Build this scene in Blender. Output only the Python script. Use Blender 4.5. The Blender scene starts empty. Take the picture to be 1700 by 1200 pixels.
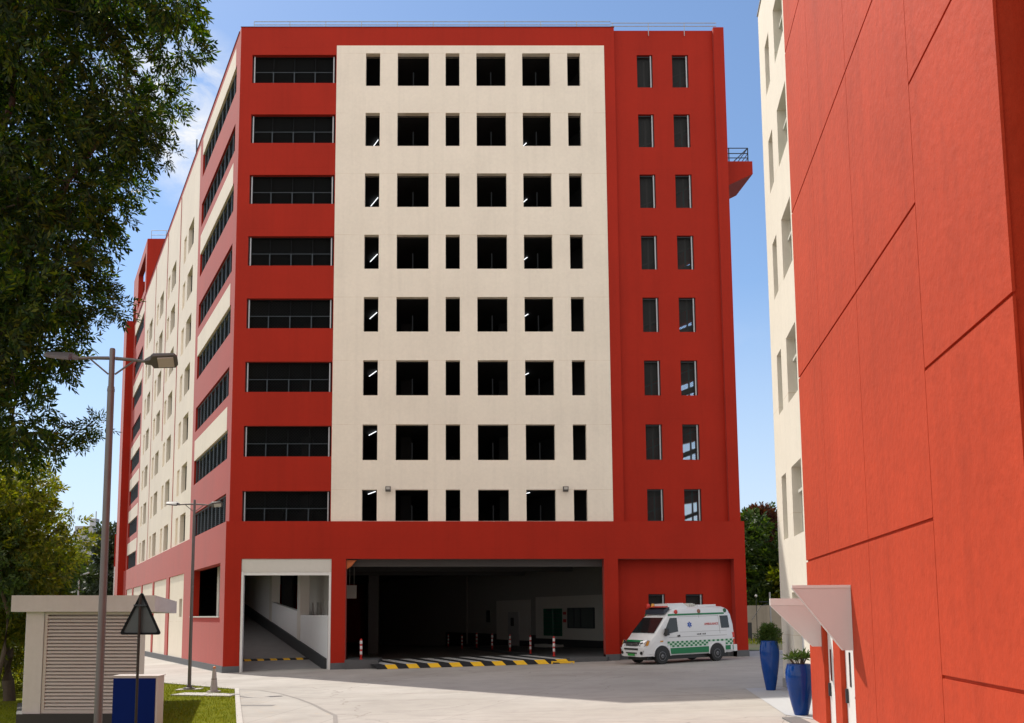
import bpy, math, random
import numpy as np
from mathutils import Vector

S = bpy.context.scene
COL = S.collection
rnd = random.Random(11)
R = math.radians

# ------------------------------------------------------------------ measuring
# metric frame: X right, Y away from the photographer, Z up; eye at (0,0,EYE)
F_PX, PX0, HOR, EYE, PITCH = 1500.0, 735.0, 1025.0, 2.36, R(6.0)
PY0 = HOR - F_PX * math.tan(PITCH)
SLOPE = 0.0315


def gz(x):
    return SLOPE * max(-30.0, min(30.0, x))


# ------------------------------------------------------------------ mesh tool
class MB:
    def __init__(self):
        self.v, self.f, self.m = [], [], []

    def add(self, vs, fs, mi=0):
        b = len(self.v)
        self.v += [tuple(p) for p in vs]
        self.f += [tuple(b + i for i in q) for q in fs]
        self.m += [mi] * len(fs)
        return self

    def quad(self, a, b, c, d, mi=0):
        return self.add([a, b, c, d], [(0, 1, 2, 3)], mi)

    def hexa(self, bot, top, mi=0):
        n = len(bot)
        fs = [tuple(range(n - 1, -1, -1)), tuple(range(n, 2 * n))]
        fs += [(i, (i + 1) % n, n + (i + 1) % n, n + i) for i in range(n)]
        return self.add(list(bot) + list(top), fs, mi)

    def box(self, x0, x1, y0, y1, z0, z1, mi=0):
        return self.hexa([(x0, y0, z0), (x1, y0, z0), (x1, y1, z0), (x0, y1, z0)],
                         [(x0, y0, z1), (x1, y0, z1), (x1, y1, z1), (x0, y1, z1)], mi)

    def slab(self, poly, z0, z1, mi=0):
        """poly: list of (x,y); z0/z1 number or function of (x,y)"""
        f0 = z0 if callable(z0) else (lambda x, y: z0)
        f1 = z1 if callable(z1) else (lambda x, y: z1)
        return self.hexa([(x, y, f0(x, y)) for x, y in poly], [(x, y, f1(x, y)) for x, y in poly], mi)

    def obox(self, o, e, n, s0, s1, d0, d1, z0, z1, mi=0):
        def P(s, d, z):
            return (o[0] + e[0] * s + n[0] * d, o[1] + e[1] * s + n[1] * d, z)
        return self.hexa([P(s0, d0, z0), P(s1, d0, z0), P(s1, d1, z0), P(s0, d1, z0)],
                         [P(s0, d0, z1), P(s1, d0, z1), P(s1, d1, z1), P(s0, d1, z1)], mi)

    def tube(self, pts, rad, n=8, mi=0, cap=True):
        pts = [Vector(p) for p in pts]
        if not isinstance(rad, (list, tuple)):
            rad = [rad] * len(pts)
        rings = []
        for i, p in enumerate(pts):
            d = (pts[min(i + 1, len(pts) - 1)] - pts[max(i - 1, 0)]).normalized()
            a = d.cross(Vector((0, 0, 1)))
            if a.length < 1e-3:
                a = d.cross(Vector((0, 1, 0)))
            a.normalize()
            b = d.cross(a)
            rings.append([p + (a * math.cos(2 * math.pi * k / n) + b * math.sin(2 * math.pi * k / n)) * rad[i]
                          for k in range(n)])
        vs = [q for r in rings for q in r]
        fs = []
        for i in range(len(rings) - 1):
            for k in range(n):
                fs.append((i * n + k, i * n + (k + 1) % n, (i + 1) * n + (k + 1) % n, (i + 1) * n + k))
        if cap:
            fs.append(tuple(range(n - 1, -1, -1)))
            fs.append(tuple((len(rings) - 1) * n + k for k in range(n)))
        return self.add(vs, fs, mi)

    def lathe(self, prof, n=24, c=(0, 0, 0), axis='z', mi=0):
        vs, fs = [], []
        for r, h in prof:
            for k in range(n):
                a = 2 * math.pi * k / n
                if axis == 'z':
                    vs.append((c[0] + r * math.cos(a), c[1] + r * math.sin(a), c[2] + h))
                elif axis == 'y':
                    vs.append((c[0] + r * math.cos(a), c[1] + h, c[2] + r * math.sin(a)))
                else:
                    vs.append((c[0] + h, c[1] + r * math.cos(a), c[2] + r * math.sin(a)))
        for i in range(len(prof) - 1):
            for k in range(n):
                fs.append((i * n + k, i * n + (k + 1) % n, (i + 1) * n + (k + 1) % n, (i + 1) * n + k))
        fs.append(tuple(range(n - 1, -1, -1)))
        fs.append(tuple((len(prof) - 1) * n + k for k in range(n)))
        return self.add(vs, fs, mi)

    def mesh(self, name, mats, smooth=None):
        me = bpy.data.meshes.new(name)
        me.from_pydata(self.v, [], self.f)
        if not isinstance(mats, (list, tuple)):
            mats = [mats]
        for m in mats:
            me.materials.append(m)
        me.polygons.foreach_set('material_index', self.m)
        if smooth:
            me.polygons.foreach_set('use_smooth', [True] * len(self.f))
            me.set_sharp_from_angle(angle=R(smooth))
        me.update()
        return me

    def build(self, name, mats, parent=None, smooth=None, local=False):
        if not local and parent is not None:
            w = wloc(parent)
            self.v = [(p[0] - w[0], p[1] - w[1], p[2] - w[2]) for p in self.v]
        return link(name, self.mesh(name, mats, smooth), parent)


def wloc(o):
    w = Vector((0, 0, 0))
    while o is not None:
        w += o.location
        o = o.parent
    return w


def link(name, me, parent=None, loc=(0, 0, 0), rz=0.0):
    o = bpy.data.objects.new(name, me)
    COL.objects.link(o)
    o.parent = parent
    o.location = loc
    o.rotation_euler = (0, 0, rz)
    return o


def tag(o, label=None, cat=None, group=None, kind=None):
    if label: o['label'] = label
    if cat: o['category'] = cat
    if group: o['group'] = group
    if kind: o['kind'] = kind
    return o


def thing(name, label, cat, loc=(0, 0, 0), rz=0.0, group=None):
    return tag(link(name, None, None, loc, rz), label, cat, group)


def copy_tree(o, parent=None):
    c = o.copy()
    COL.objects.link(c)
    c.parent = parent
    for ch in list(o.children):
        copy_tree(ch, c)
    return c


# ------------------------------------------------------------------ materials
def new_mat(name):
    m = bpy.data.materials.new(name)
    m.use_nodes = True
    nt = m.node_tree
    return m, nt, nt.nodes['Principled BSDF']


def mix_col(nt, fac, a, b, mode='MIX'):
    n = nt.nodes.new('ShaderNodeMix')
    n.data_type = 'RGBA'
    n.blend_type = mode
    for s, val in ((n.inputs[0], fac), (n.inputs[6], a), (n.inputs[7], b)):
        if hasattr(val, 'is_output') or isinstance(val, bpy.types.NodeSocket):
            nt.links.new(val, s)
        elif isinstance(val, (tuple, list)):
            s.default_value = (*val[:3], 1)
        else:
            s.default_value = val
    return n.outputs[2]


def noise(nt, scale, detail=4, rough=.55, vec=None, stretch=None, dist=0.0):
    tc = nt.nodes.new('ShaderNodeTexCoord')
    src = tc.outputs['Object'] if vec is None else vec
    if stretch:
        mp = nt.nodes.new('ShaderNodeMapping')
        mp.inputs['Scale'].default_value = stretch
        nt.links.new(src, mp.inputs[0])
        src = mp.outputs[0]
    n = nt.nodes.new('ShaderNodeTexNoise')
    n.inputs['Scale'].default_value = scale
    n.inputs['Detail'].default_value = detail
    n.inputs['Roughness'].default_value = rough
    n.inputs['Distortion'].default_value = dist
    nt.links.new(src, n.inputs['Vector'])
    return n.outputs['Fac']


def ramp(nt, fac, p0, p1, c0=(0, 0, 0), c1=(1, 1, 1)):
    r = nt.nodes.new('ShaderNodeValToRGB')
    r.color_ramp.elements[0].position = p0
    r.color_ramp.elements[1].position = p1
    r.color_ramp.elements[0].color = (*c0, 1)
    r.color_ramp.elements[1].color = (*c1, 1)
    nt.links.new(fac, r.inputs[0])
    return r.outputs[0]


def bump(nt, bsdf, h, strength, dist=.01):
    b = nt.nodes.new('ShaderNodeBump')
    b.inputs['Strength'].default_value = strength
    b.inputs['Distance'].default_value = dist
    nt.links.new(h, b.inputs['Height'])
    nt.links.new(b.outputs[0], bsdf.inputs['Normal'])


def sc3(c, k):
    return tuple(min(1, x * k) for x in c)


def plain(name, col, rough=.5, metal=0.0, var=.12, scale=6.0, spec=.5):
    m, nt, b = new_mat(name)
    c = mix_col(nt, noise(nt, scale), sc3(col, 1 - var), sc3(col, 1 + var))
    nt.links.new(c, b.inputs['Base Color'])
    b.inputs['Roughness'].default_value = rough
    b.inputs['Metallic'].default_value = metal
    b.inputs['Specular IOR Level'].default_value = spec
    return m


def plaster(name, col, var=.05, rough=.7, bscale=30, bstr=.25, streak=.06, joint=None, joint_dark=.88, spec=.35, bdist=.01, sheen=.0, mottle=.07):
    """painted render: soft blotches, faint vertical weather streaks, a fine texture and, if asked, hairline storey joints"""
    m, nt, b = new_mat(name)
    c = mix_col(nt, ramp(nt, noise(nt, .35, 5), .3, .7), sc3(col, 1 - var), sc3(col, 1 + var))
    c = mix_col(nt, ramp(nt, noise(nt, 6, 6, .7), .3, .7), c, mix_col(nt, 1.0, c, (1 - mottle,) * 3, 'MULTIPLY'))
    st = ramp(nt, noise(nt, 1.0, 5, .6, stretch=(2.6, 2.6, .12)), .48, .78)
    c = mix_col(nt, st, c, mix_col(nt, 1.0, c, (1 - streak,) * 3, 'MULTIPLY'))
    if joint:
        tc = nt.nodes.new('ShaderNodeTexCoord')
        sp = nt.nodes.new('ShaderNodeSeparateXYZ')
        nt.links.new(tc.outputs['Object'], sp.inputs[0])
        md = nt.nodes.new('ShaderNodeMath'); md.operation = 'SUBTRACT'
        nt.links.new(sp.outputs[2], md.inputs[0]); md.inputs[1].default_value = joint[0]
        mm = nt.nodes.new('ShaderNodeMath'); mm.operation = 'PINGPONG'
        nt.links.new(md.outputs[0], mm.inputs[0]); mm.inputs[1].default_value = joint[1] / 2
        lt = nt.nodes.new('ShaderNodeMath'); lt.operation = 'LESS_THAN'
        nt.links.new(mm.outputs[0], lt.inputs[0]); lt.inputs[1].default_value = .012
        wb = nt.nodes.new('ShaderNodeMath'); wb.operation = 'MULTIPLY'
        nt.links.new(lt.outputs[0], wb.inputs[0])
        nt.links.new(ramp(nt, noise(nt, .5, 3), .38, .6), wb.inputs[1])
        c = mix_col(nt, wb.outputs[0], c, mix_col(nt, 1.0, c, (joint_dark, joint_dark * .93, joint_dark * .85), 'MULTIPLY'))
    nt.links.new(c, b.inputs['Base Color'])
    b.inputs['Roughness'].default_value = rough
    b.inputs['Specular IOR Level'].default_value = spec
    b.inputs['Sheen Weight'].default_value = sheen
    b.inputs['Sheen Roughness'].default_value = .35
    bump(nt, b, noise(nt, bscale, 4, .6), bstr, bdist)
    return m


STOREY = 3.315
M = {}
M['red'] = plaster('red paint', (.375, .0175, .0055), .07, spec=.2, sheen=.13, streak=.10, joint=(5.75, STOREY), joint_dark=.9)
M['red_shade'] = M['red']
M['cream'] = plaster('cream paint', (.84, .755, .645), .045, joint=(8.72, STOREY), joint_dark=.84, streak=.07)
M['brick_red'] = plaster('orange red render', (.50, .055, .019), .10, spec=.2, bscale=7, bstr=.45, streak=.13, bdist=.025, mottle=.16)
M['ivory'] = plaster('ivory render', (.74, .69, .60), .03, joint=(5.2, 3.33), joint_dark=.86, streak=.05)
M['white'] = plain('white paint', (.72, .72, .71), .45, var=.04)
M['offwhite'] = plain('off white paint', (.60, .58, .54), .5, var=.05)
M['mauve'] = plain('pale canopy paint', (.64, .61, .60), .55, var=.03)
M['skirt'] = plain('grey skirting stone', (.10, .105, .115), .6, var=.15)
M['dark_metal'] = plain('dark metal', (.035, .042, .05), .45, .3, spec=.4)
M['black'] = plain('black rubber', (.015, .015, .016), .6, var=.2)
M['grey_metal'] = plain('grey galvanised steel', (.36, .37, .38), .45, .5)
M['pale_metal'] = plain('pale steel', (.40, .42, .45), .4, .2)
M['wire'] = plain('wire mesh', (.022, .026, .03), .6, 0, spec=.15)
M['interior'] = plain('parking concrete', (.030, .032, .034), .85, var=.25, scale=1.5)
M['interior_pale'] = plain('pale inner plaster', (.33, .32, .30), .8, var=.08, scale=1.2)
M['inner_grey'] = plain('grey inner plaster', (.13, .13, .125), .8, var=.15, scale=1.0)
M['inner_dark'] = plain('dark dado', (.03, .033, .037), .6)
M['yellow'] = plain('yellow paint', (.80, .47, .02), .6, var=.12)
M['lane_white'] = plain('white lane paint', (.42, .42, .41), .7, var=.2)
M['lane_black'] = plain('black lane paint', (.012, .013, .015), .6, var=.3)
M['post_red'] = plain('red plastic', (.55, .02, .015), .45)
M['post_white'] = plain('white reflective sleeve', (.75, .75, .75), .4)
M['glaze_blue'] = plain('blue glazed ceramic', (.003, .045, .23), .12, var=.25, scale=2.5, spec=.35)
M['panel_blue'] = plain('dark blue sheet', (.001, .012, .12), .6, var=.08, spec=.08)
M['box_white'] = plain('painted box side', (.52, .47, .45), .55, var=.06)
M['lamp_metal'] = plain('weathered lamp steel', (.145, .135, .135), .5, .35, var=.2, scale=3)
M['lamp_dark'] = plain('lamp housing', (.10, .095, .095), .5, .3)
M['lens'] = plain('lamp lens', (.45, .43, .40), .3, var=.05)
M['sign_back'] = plain('grey sign back', (.075, .085, .09), .5, .4)
M['kiosk'] = plaster('kiosk plaster', (.62, .60, .615), .05, bscale=40)
M['louvre'] = plain('grey louvre', (.50, .46, .44), .5, var=.06)
M['louvre_dark'] = plain('louvre back', (.03, .022, .02), .7)
M['plinth'] = plain('dark plinth', (.035, .033, .033), .7)
M['kerb'] = plain('kerb concrete', (.46, .44, .41), .8, var=.2, scale=4)
M['cone'] = plain('weathered cone', (.38, .35, .33), .7, var=.18, scale=5)
M['orange'] = plain('orange tip', (.60, .16, .04), .5)
M['bark'] = plain('bark', (.085, .06, .042), .9, var=.4, scale=14)
M['soil'] = plain('pot soil', (.05, .035, .025), .95, var=.3)
M['amb_white'] = plain('ambulance paint', (.70, .71, .73), .3, var=.02)
M['amb_green'] = plain('ambulance green', (.0, .17, .055), .35)
M['amb_black'] = plain('black trim', (.012, .012, .013), .4)
M['seam'] = plain('panel seam', (.22, .22, .23), .6)
M['chrome'] = plain('chrome', (.7, .7, .72), .15, .9)
M['rim'] = plain('steel rim', (.30, .30, .32), .4, .6)
M['beacon_red'] = plain('red beacon', (.55, .03, .02), .25)
M['beacon_amber'] = plain('amber beacon', (.60, .26, .03), .25)
M['mark_red'] = plain('red lettering', (.60, .03, .03), .5)
M['mark_blue'] = plain('blue emblem', (.01, .08, .40), .45)
M['plate_green'] = plain('green number plate', (.03, .30, .05), .5)
M['tower'] = plain('distant concrete', (.42, .43, .46), .8)
M['wall_beige'] = plaster('boundary wall plaster', (.42, .37, .30), .1, bscale=12, streak=.2)
M['asphalt'] = plain('asphalt', (.06, .062, .066), .9, var=.25, scale=3)
M['ext_red'] = plain('extinguisher red', (.45, .02, .02), .35)


def glass(name, col, rough=.06, spec=.6):
    m, nt, b = new_mat(name)
    b.inputs['Base Color'].default_value = (*col, 1)
    b.inputs['Roughness'].default_value = rough
    b.inputs['Specular IOR Level'].default_value = spec
    return m


M['glass_dark'] = glass('dark glass', (.012, .016, .018))
M['glass_black'] = glass('shaded glass', (.006, .008, .009), .12, .15)
M['glass_green'] = glass('green glass', (.03, .13, .085), .08)
M['glass_grey'] = glass('grey glass', (.10, .12, .12), .1)

m, nt, b = new_mat('fluorescent tube')
b.inputs['Base Color'].default_value = (.9, .95, 1, 1)
b.inputs['Emission Color'].default_value = (.95, .98, 1, 1)
b.inputs['Emission Strength'].default_value = 1.6
M['tube'] = m


def ground_mats():
    # poured concrete yard: broad stains, fine grain, hairline cracks and bay joints
    m, nt, b = new_mat('yard concrete')
    base = mix_col(nt, ramp(nt, noise(nt, .22, 6, .6), .3, .7), (.35, .325, .295), (.455, .43, .40))
    base = mix_col(nt, ramp(nt, noise(nt, 1.4, 6, .65, dist=.6), .42, .75), base,
                   mix_col(nt, 1.0, base, (.86, .86, .87), 'MULTIPLY'))
    base = mix_col(nt, noise(nt, 22, 3), base, mix_col(nt, 1.0, base, (.9, .9, .9), 'MULTIPLY'))
    tyre = ramp(nt, noise(nt, .5, 4, .5, stretch=(.35, 2.2, 1), dist=1.5), .56, .72)
    base = mix_col(nt, tyre, base, mix_col(nt, 1.0, base, (.87, .85, .83), 'MULTIPLY'))
    tc = nt.nodes.new('ShaderNodeTexCoord')
    mp = nt.nodes.new('ShaderNodeMapping')
    mp.inputs['Rotation'].default_value = (0, 0, R(24))
    mp.inputs['Location'].default_value = (1.3, 2.1, 0)
    nt.links.new(tc.outputs['Object'], mp.inputs[0])
    br = nt.nodes.new('ShaderNodeTexBrick')
    br.offset = 0
    br.inputs['Scale'].default_value = 1
    br.inputs['Brick Width'].default_value = 7.4
    br.inputs['Row Height'].default_value = 5.6
    br.inputs['Mortar Size'].default_value = .012
    br.inputs['Mortar Smooth'].default_value = .3
    br.inputs['Color1'].default_value = (0, 0, 0, 1)
    br.inputs['Color2'].default_value = (0, 0, 0, 1)
    br.inputs['Mortar'].default_value = (1, 1, 1, 1)
    nt.links.new(mp.outputs[0], br.inputs[0])
    vo = nt.nodes.new('ShaderNodeTexVoronoi')
    vo.feature = 'DISTANCE_TO_EDGE'
    vo.inputs['Scale'].default_value = .13
    wob = nt.nodes.new('ShaderNodeTexNoise')
    wob.inputs['Scale'].default_value = .6
    wob.inputs['Detail'].default_value = 6
    nt.links.new(tc.outputs['Object'], wob.inputs[0])
    ad = nt.nodes.new('ShaderNodeVectorMath'); ad.operation = 'MULTIPLY_ADD'
    nt.links.new(wob.outputs['Color'], ad.inputs[0])
    ad.inputs[1].default_value = (2.2, 2.2, 0)
    nt.links.new(tc.outputs['Object'], ad.inputs[2])
    nt.links.new(ad.outputs[0], vo.inputs['Vector'])
    crack = ramp(nt, vo.outputs['Distance'], .0, .004, (1, 1, 1), (0, 0, 0))
    base = mix_col(nt, br.outputs['Color'], base, mix_col(nt, 1.0, base, (.72, .7, .68), 'MULTIPLY'))
    base = mix_col(nt, crack, base, mix_col(nt, 1.0, base, (.72, .7, .68), 'MULTIPLY'))
    nt.links.new(base, b.inputs['Base Color'])
    b.inputs['Roughness'].default_value = .85
    bump(nt, b, noise(nt, 14, 6, .7), .35, .01)
    M['yard'] = m
    m, nt, b = new_mat('apron paving')
    base = mix_col(nt, ramp(nt, noise(nt, .6, 5, .6, dist=.8), .3, .7), (.33, .31, .285), (.42, .40, .37))
    base = mix_col(nt, ramp(nt, noise(nt, .9, 4, .6, dist=2), .6, .75), base, (.44, .355, .26))
    tc = nt.nodes.new('ShaderNodeTexCoord')
    mp = nt.nodes.new('ShaderNodeMapping')
    mp.inputs['Rotation'].default_value = (0, 0, R(13))
    nt.links.new(tc.outputs['Object'], mp.inputs[0])
    br = nt.nodes.new('ShaderNodeTexBrick')
    br.offset = 0
    br.inputs['Scale'].default_value = 1
    br.inputs['Brick Width'].default_value = 1.9
    br.inputs['Row Height'].default_value = 3.1
    br.inputs['Mortar Size'].default_value = .012
    for k, cc in (('Color1', 0), ('Color2', 0), ('Mortar', 1)):
        br.inputs[k].default_value = (cc, cc, cc, 1)
    nt.links.new(mp.outputs[0], br.inputs[0])
    base = mix_col(nt, br.outputs['Color'], base, mix_col(nt, 1.0, base, (.65, .65, .65), 'MULTIPLY'))
    nt.links.new(base, b.inputs['Base Color'])
    b.inputs['Roughness'].default_value = .85
    bump(nt, b, noise(nt, 18, 5, .7), .3, .01)
    M['apron'] = m
    m, nt, b = new_mat('earth')
    base = mix_col(nt, ramp(nt, noise(nt, .35, 6, .65), .35, .65), (.10, .075, .045), (.055, .075, .022))
    base = mix_col(nt, noise(nt, 9, 5, .7), base, mix_col(nt, 1.0, base, (.55, .55, .55), 'MULTIPLY'))
    nt.links.new(base, b.inputs['Base Color'])
    b.inputs['Roughness'].default_value = 1
    bump(nt, b, noise(nt, 6, 6, .7), .8, .05)
    M['earth'] = m
    m, nt, b = new_mat('turf')
    base = mix_col(nt, ramp(nt, noise(nt, .8, 6, .65), .3, .7), (.14, .165, .010), (.23, .24, .018))
    base = mix_col(nt, noise(nt, 30, 4, .7), base, mix_col(nt, 1.0, base, (.6, .62, .5), 'MULTIPLY'))
    nt.links.new(base, b.inputs['Base Color'])
    b.inputs['Roughness'].default_value = .95
    b.inputs['Specular IOR Level'].default_value = .05
    bump(nt, b, noise(nt, 45, 4, .7), .9, .03)
    M['turf'] = m


ground_mats()


def leaf_mat(name, cols, trans=.4, tint=(1.5, 1.5, .5), spec=.3):
    m, nt, b = new_mat(name)
    g = nt.nodes.new('ShaderNodeNewGeometry')
    r = nt.nodes.new('ShaderNodeValToRGB')
    els = r.color_ramp.elements
    els[0].position = 0
    els[0].color = (*cols[0], 1)
    els[1].position = 1
    els[1].color = (*cols[-1], 1)
    for i, c in enumerate(cols[1:-1]):
        e = els.new((i + 1) / (len(cols) - 1))
        e.color = (*c, 1)
    nt.links.new(g.outputs['Random Per Island'], r.inputs[0])
    nt.links.new(r.outputs[0], b.inputs['Base Color'])
    b.inputs['Roughness'].default_value = .5
    b.inputs['Specular IOR Level'].default_value = spec
    t = nt.nodes.new('ShaderNodeBsdfTranslucent')
    nt.links.new(mix_col(nt, 1.0, r.outputs[0], tint, 'MULTIPLY'), t.inputs['Color'])
    mx = nt.nodes.new('ShaderNodeMixShader')
    mx.inputs[0].default_value = trans
    nt.links.new(b.outputs[0], mx.inputs[1])
    nt.links.new(t.outputs[0], mx.inputs[2])
    nt.links.new(mx.outputs[0], nt.nodes['Material Output'].inputs[0])
    return m


M['leaf_dark'] = leaf_mat('dark leaf', [(.005, .016, .005), (.014, .036, .008), (.034, .060, .009), (.10, .115, .010)], .48, (2.0, 2.3, .3))
M['leaf_yellow'] = leaf_mat('yellow green leaf', [(.04, .065, .008), (.09, .12, .010), (.14, .16, .014), (.20, .19, .02)], .5, (1.7, 1.6, .3))
M['leaf_far'] = leaf_mat('far leaf', [(.02, .035, .02), (.035, .055, .028), (.05, .07, .035)], .3)
M['leaf_mid'] = leaf_mat('mid green leaf', [(.02, .045, .010), (.045, .085, .016), (.085, .125, .022)], .38)
M['leaf_rust'] = leaf_mat('rusty leaf', [(.06, .02, .012), (.10, .035, .02), (.05, .04, .015)], .35, (1.5, 1, .5))
M['leaf_pot'] = leaf_mat('pot plant leaf', [(.025, .06, .012), (.05, .10, .02), (.09, .12, .03)], .3)
M['grass'] = leaf_mat('grass blade', [(.11, .15, .008), (.18, .21, .013), (.24, .24, .024)], .35, (1.4, 1.3, .4), .06)


# ------------------------------------------------------------------ world, sun, camera
SUN_AZ = math.atan2(-.592, .806)          # from +Y towards +X
SUN_EL = R(52)
sv = Vector((math.sin(SUN_AZ) * math.cos(SUN_EL), math.cos(SUN_AZ) * math.cos(SUN_EL), math.sin(SUN_EL)))
w = bpy.data.worlds.new('World')
S.world = w
w.use_nodes = True
nt = w.node_tree
bg = nt.nodes['Background']
sky = nt.nodes.new('ShaderNodeTexSky')
sky.sky_type = 'NISHITA'
sky.sun_disc = False
sky.sun_elevation = SUN_EL
sky.sun_rotation = SUN_AZ
sky.air_density = 1.0
sky.dust_density = .3
sky.ozone_density = 1.0
tc = nt.nodes.new('ShaderNodeTexCoord')
sp = nt.nodes.new('ShaderNodeSeparateXYZ')
nt.links.new(tc.outputs['Generated'], sp.inputs[0])
# a few thin clouds low in the sky ahead, bright unseen cloud added behind and left of the camera to fill the shade
cl = ramp(nt, noise(nt, 3.1, 8, .62, vec=tc.outputs['Generated'], stretch=(1, 1, 2.4), dist=.4), .56, .74)
low = ramp(nt, sp.outputs[2], .0, .34, (.75, .75, .75), (.0, .0, .0))
lowc = mix_col(nt, 1.0, cl, low, 'MULTIPLY')
fill_cloud = ramp(nt, noise(nt, 1.7, 9, .6, vec=tc.outputs['Generated'], stretch=(1, 1, 1.5), dist=.4), .30, .46)
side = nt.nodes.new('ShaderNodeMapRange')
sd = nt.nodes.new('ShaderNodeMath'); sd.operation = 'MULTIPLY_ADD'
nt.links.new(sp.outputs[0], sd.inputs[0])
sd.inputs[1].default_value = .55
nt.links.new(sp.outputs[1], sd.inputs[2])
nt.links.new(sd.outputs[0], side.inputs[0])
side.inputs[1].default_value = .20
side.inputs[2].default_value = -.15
fill_cloudc = mix_col(nt, 1.0, fill_cloud, side.outputs[0], 'MULTIPLY')
mist = ramp(nt, sp.outputs[2], .0, .34, (.88, .88, .88), (.0, .0, .0))
skyc = mix_col(nt, 1.0, sky.outputs[0], (.95, 1.04, 1.12), 'MULTIPLY')
skyc = mix_col(nt, mist, skyc, (4.9, 5.5, 6.5))
skyc = mix_col(nt, lowc, skyc, (6.5, 6.9, 7.4))
wd_ = Vector((-.258, .834, .488)).normalized()
vd = nt.nodes.new('ShaderNodeVectorMath'); vd.operation = 'DOT_PRODUCT'
nt.links.new(tc.outputs['Generated'], vd.inputs[0]); vd.inputs[1].default_value = wd_
wm = ramp(nt, vd.outputs['Value'], .9970, .9990)
wn = ramp(nt, noise(nt, 16, 8, .6, vec=tc.outputs['Generated'], stretch=(1, 1, 1.6), dist=.5), .40, .62)
skyc = mix_col(nt, mix_col(nt, 1.0, wm, wn, 'MULTIPLY'), skyc, (6.9, 7.0, 7.1))
skyc = mix_col(nt, fill_cloudc, skyc, (9.0, 8.6, 8.2))
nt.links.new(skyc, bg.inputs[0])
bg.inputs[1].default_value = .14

sun = bpy.data.lights.new('sun', 'SUN')
sun.energy = 4.8
sun.angle = R(.5)
sun.color = (1, .93, .82)
so = bpy.data.objects.new('sun', sun)
COL.objects.link(so)
so.rotation_euler = (-sv).to_track_quat('-Z', 'Y').to_euler()
so.location = (-40, 60, 80)

cam = bpy.data.cameras.new('camera')
co = bpy.data.objects.new('camera', cam)
COL.objects.link(co)
co.location = (0, 0, EYE)
co.rotation_euler = (R(90) + PITCH, 0, 0)
cam.sensor_width = 36
cam.lens = 36 * F_PX / 1700
cam.shift_x = (850 - PX0) / 1700
cam.shift_y = -(600 - PY0) / 1700
cam.clip_end = 3000
S.camera = co
S.view_settings.view_transform = 'Standard'
S.view_settings.look = 'None'
S.view_settings.exposure = 0
S.view_settings.gamma = 1
S.cycles.max_bounces = 8
S.cycles.diffuse_bounces = 4
S.cycles.caustics_reflective = False
S.cycles.caustics_refractive = False

# ------------------------------------------------------------------ ground
g = lambda dz: (lambda x, y: gz(x) + dz)
mb = MB()
xs = [-700, -200, -30, 30, 200, 700]
ys = [-60, 20, 60, 120, 300, 1500]
for i in range(5):
    for j in range(5):
        q = [(xs[i], ys[j]), (xs[i + 1], ys[j]), (xs[i + 1], ys[j + 1]), (xs[i], ys[j + 1])]
        mb.quad(*[(x, y, gz(x) - .02) for x, y in q])
tag(mb.build('ground', M['earth']), kind='structure')


def sheet(name, poly, dz, mat, kind='structure'):
    mb = MB()
    mb.add([(x, y, gz(x) + dz) for x, y in poly], [tuple(range(len(poly)))])
    return tag(mb.build(name, mat), kind=kind)


sheet('yard', [(-29, -60), (29, -60), (29, 50), (14.5, 50), (8, 100), (-29.9, 100)], 0, M['yard'])
LAWN = [(-7.5, 33.1), (-11.3, 37.7), (-17.5, 49), (-26, 66), (-29.95, 75), (-29.95, 2), (-2.4, 2), (-2.6, 12), (-4.93, 22.06)]
sheet('lawn', LAWN, .02, M['turf'])
sheet('apron', [(-7.38, 33.0), (-5.03, 22.0), (-2.7, 12), (-2.5, 2), (-1.4, 2), (-1.6, 14), (-2.55, 21.4), (-2.75, 23), (-3.2, 24.4),
                (-3.75, 26.2), (-4.55, 28.4), (-5.5, 30.6), (-6.5, 32.3)], .006, M['apron'])
arc = [(-7.38, 33.0), (-6.5, 32.3), (-5.5, 30.6), (-4.55, 28.4), (-3.75, 26.2), (-3.2, 24.4), (-2.75, 23), (-2.55, 21.4), (-1.6, 14), (-1.4, 2)]
mb = MB()
for (x0, y0), (x1, y1) in zip(arc, arc[1:]):
    L_ = math.hypot(x1 - x0, y1 - y0)
    nx_, ny_ = -(y1 - y0) / L_ * .11, (x1 - x0) / L_ * .11
    mb.quad((x0, y0, gz(x0) + .010), (x1, y1, gz(x1) + .010), (x1 + nx_, y1 + ny_, gz(x1) + .010), (x0 + nx_, y0 + ny_, gz(x0) + .010))
tag(mb.build('apron_edging', plain('edging stone', (.25, .235, .22), .85, var=.2)), kind='structure')
sheet('apron_drain', [(-5.95, 26.5), (-4.85, 26.1), (-4.8, 26.45), (-6.03, 26.85)], .010, plain('drain stone', (.20, .195, .19), .85, var=.2))
mb = MB()
kp = [(-7.5, 33.1), (-4.93, 22.06), (-2.6, 12), (-2.4, 2)]
for (x0, y0), (x1, y1) in zip(kp, kp[1:]):
    mb.slab([(x0 - .02, y0), (x0 + .13, y0), (x1 + .13, y1), (x1 - .02, y1)], g(-.05), g(.06))
kp = [(-7.5, 33.1), (-11.3, 37.7), (-17.5, 49), (-26, 66)]
for (x0, y0), (x1, y1) in zip(kp, kp[1:]):
    mb.slab([(x0, y0), (x0 - .05, y0 - .12), (x1 - .05, y1 - .12), (x1, y1)], g(-.05), g(.05))
tag(mb.build('lawn_kerb', M['kerb']), kind='structure')
sheet('entrance_slab', [(8.9, 26.95), (7.5, 20.1), (7.72, 19.2), (8.6, 19.2), (10.2, 26.95)], .008, plain('smooth slab', (.40, .41, .43), .7, var=.06))
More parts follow.
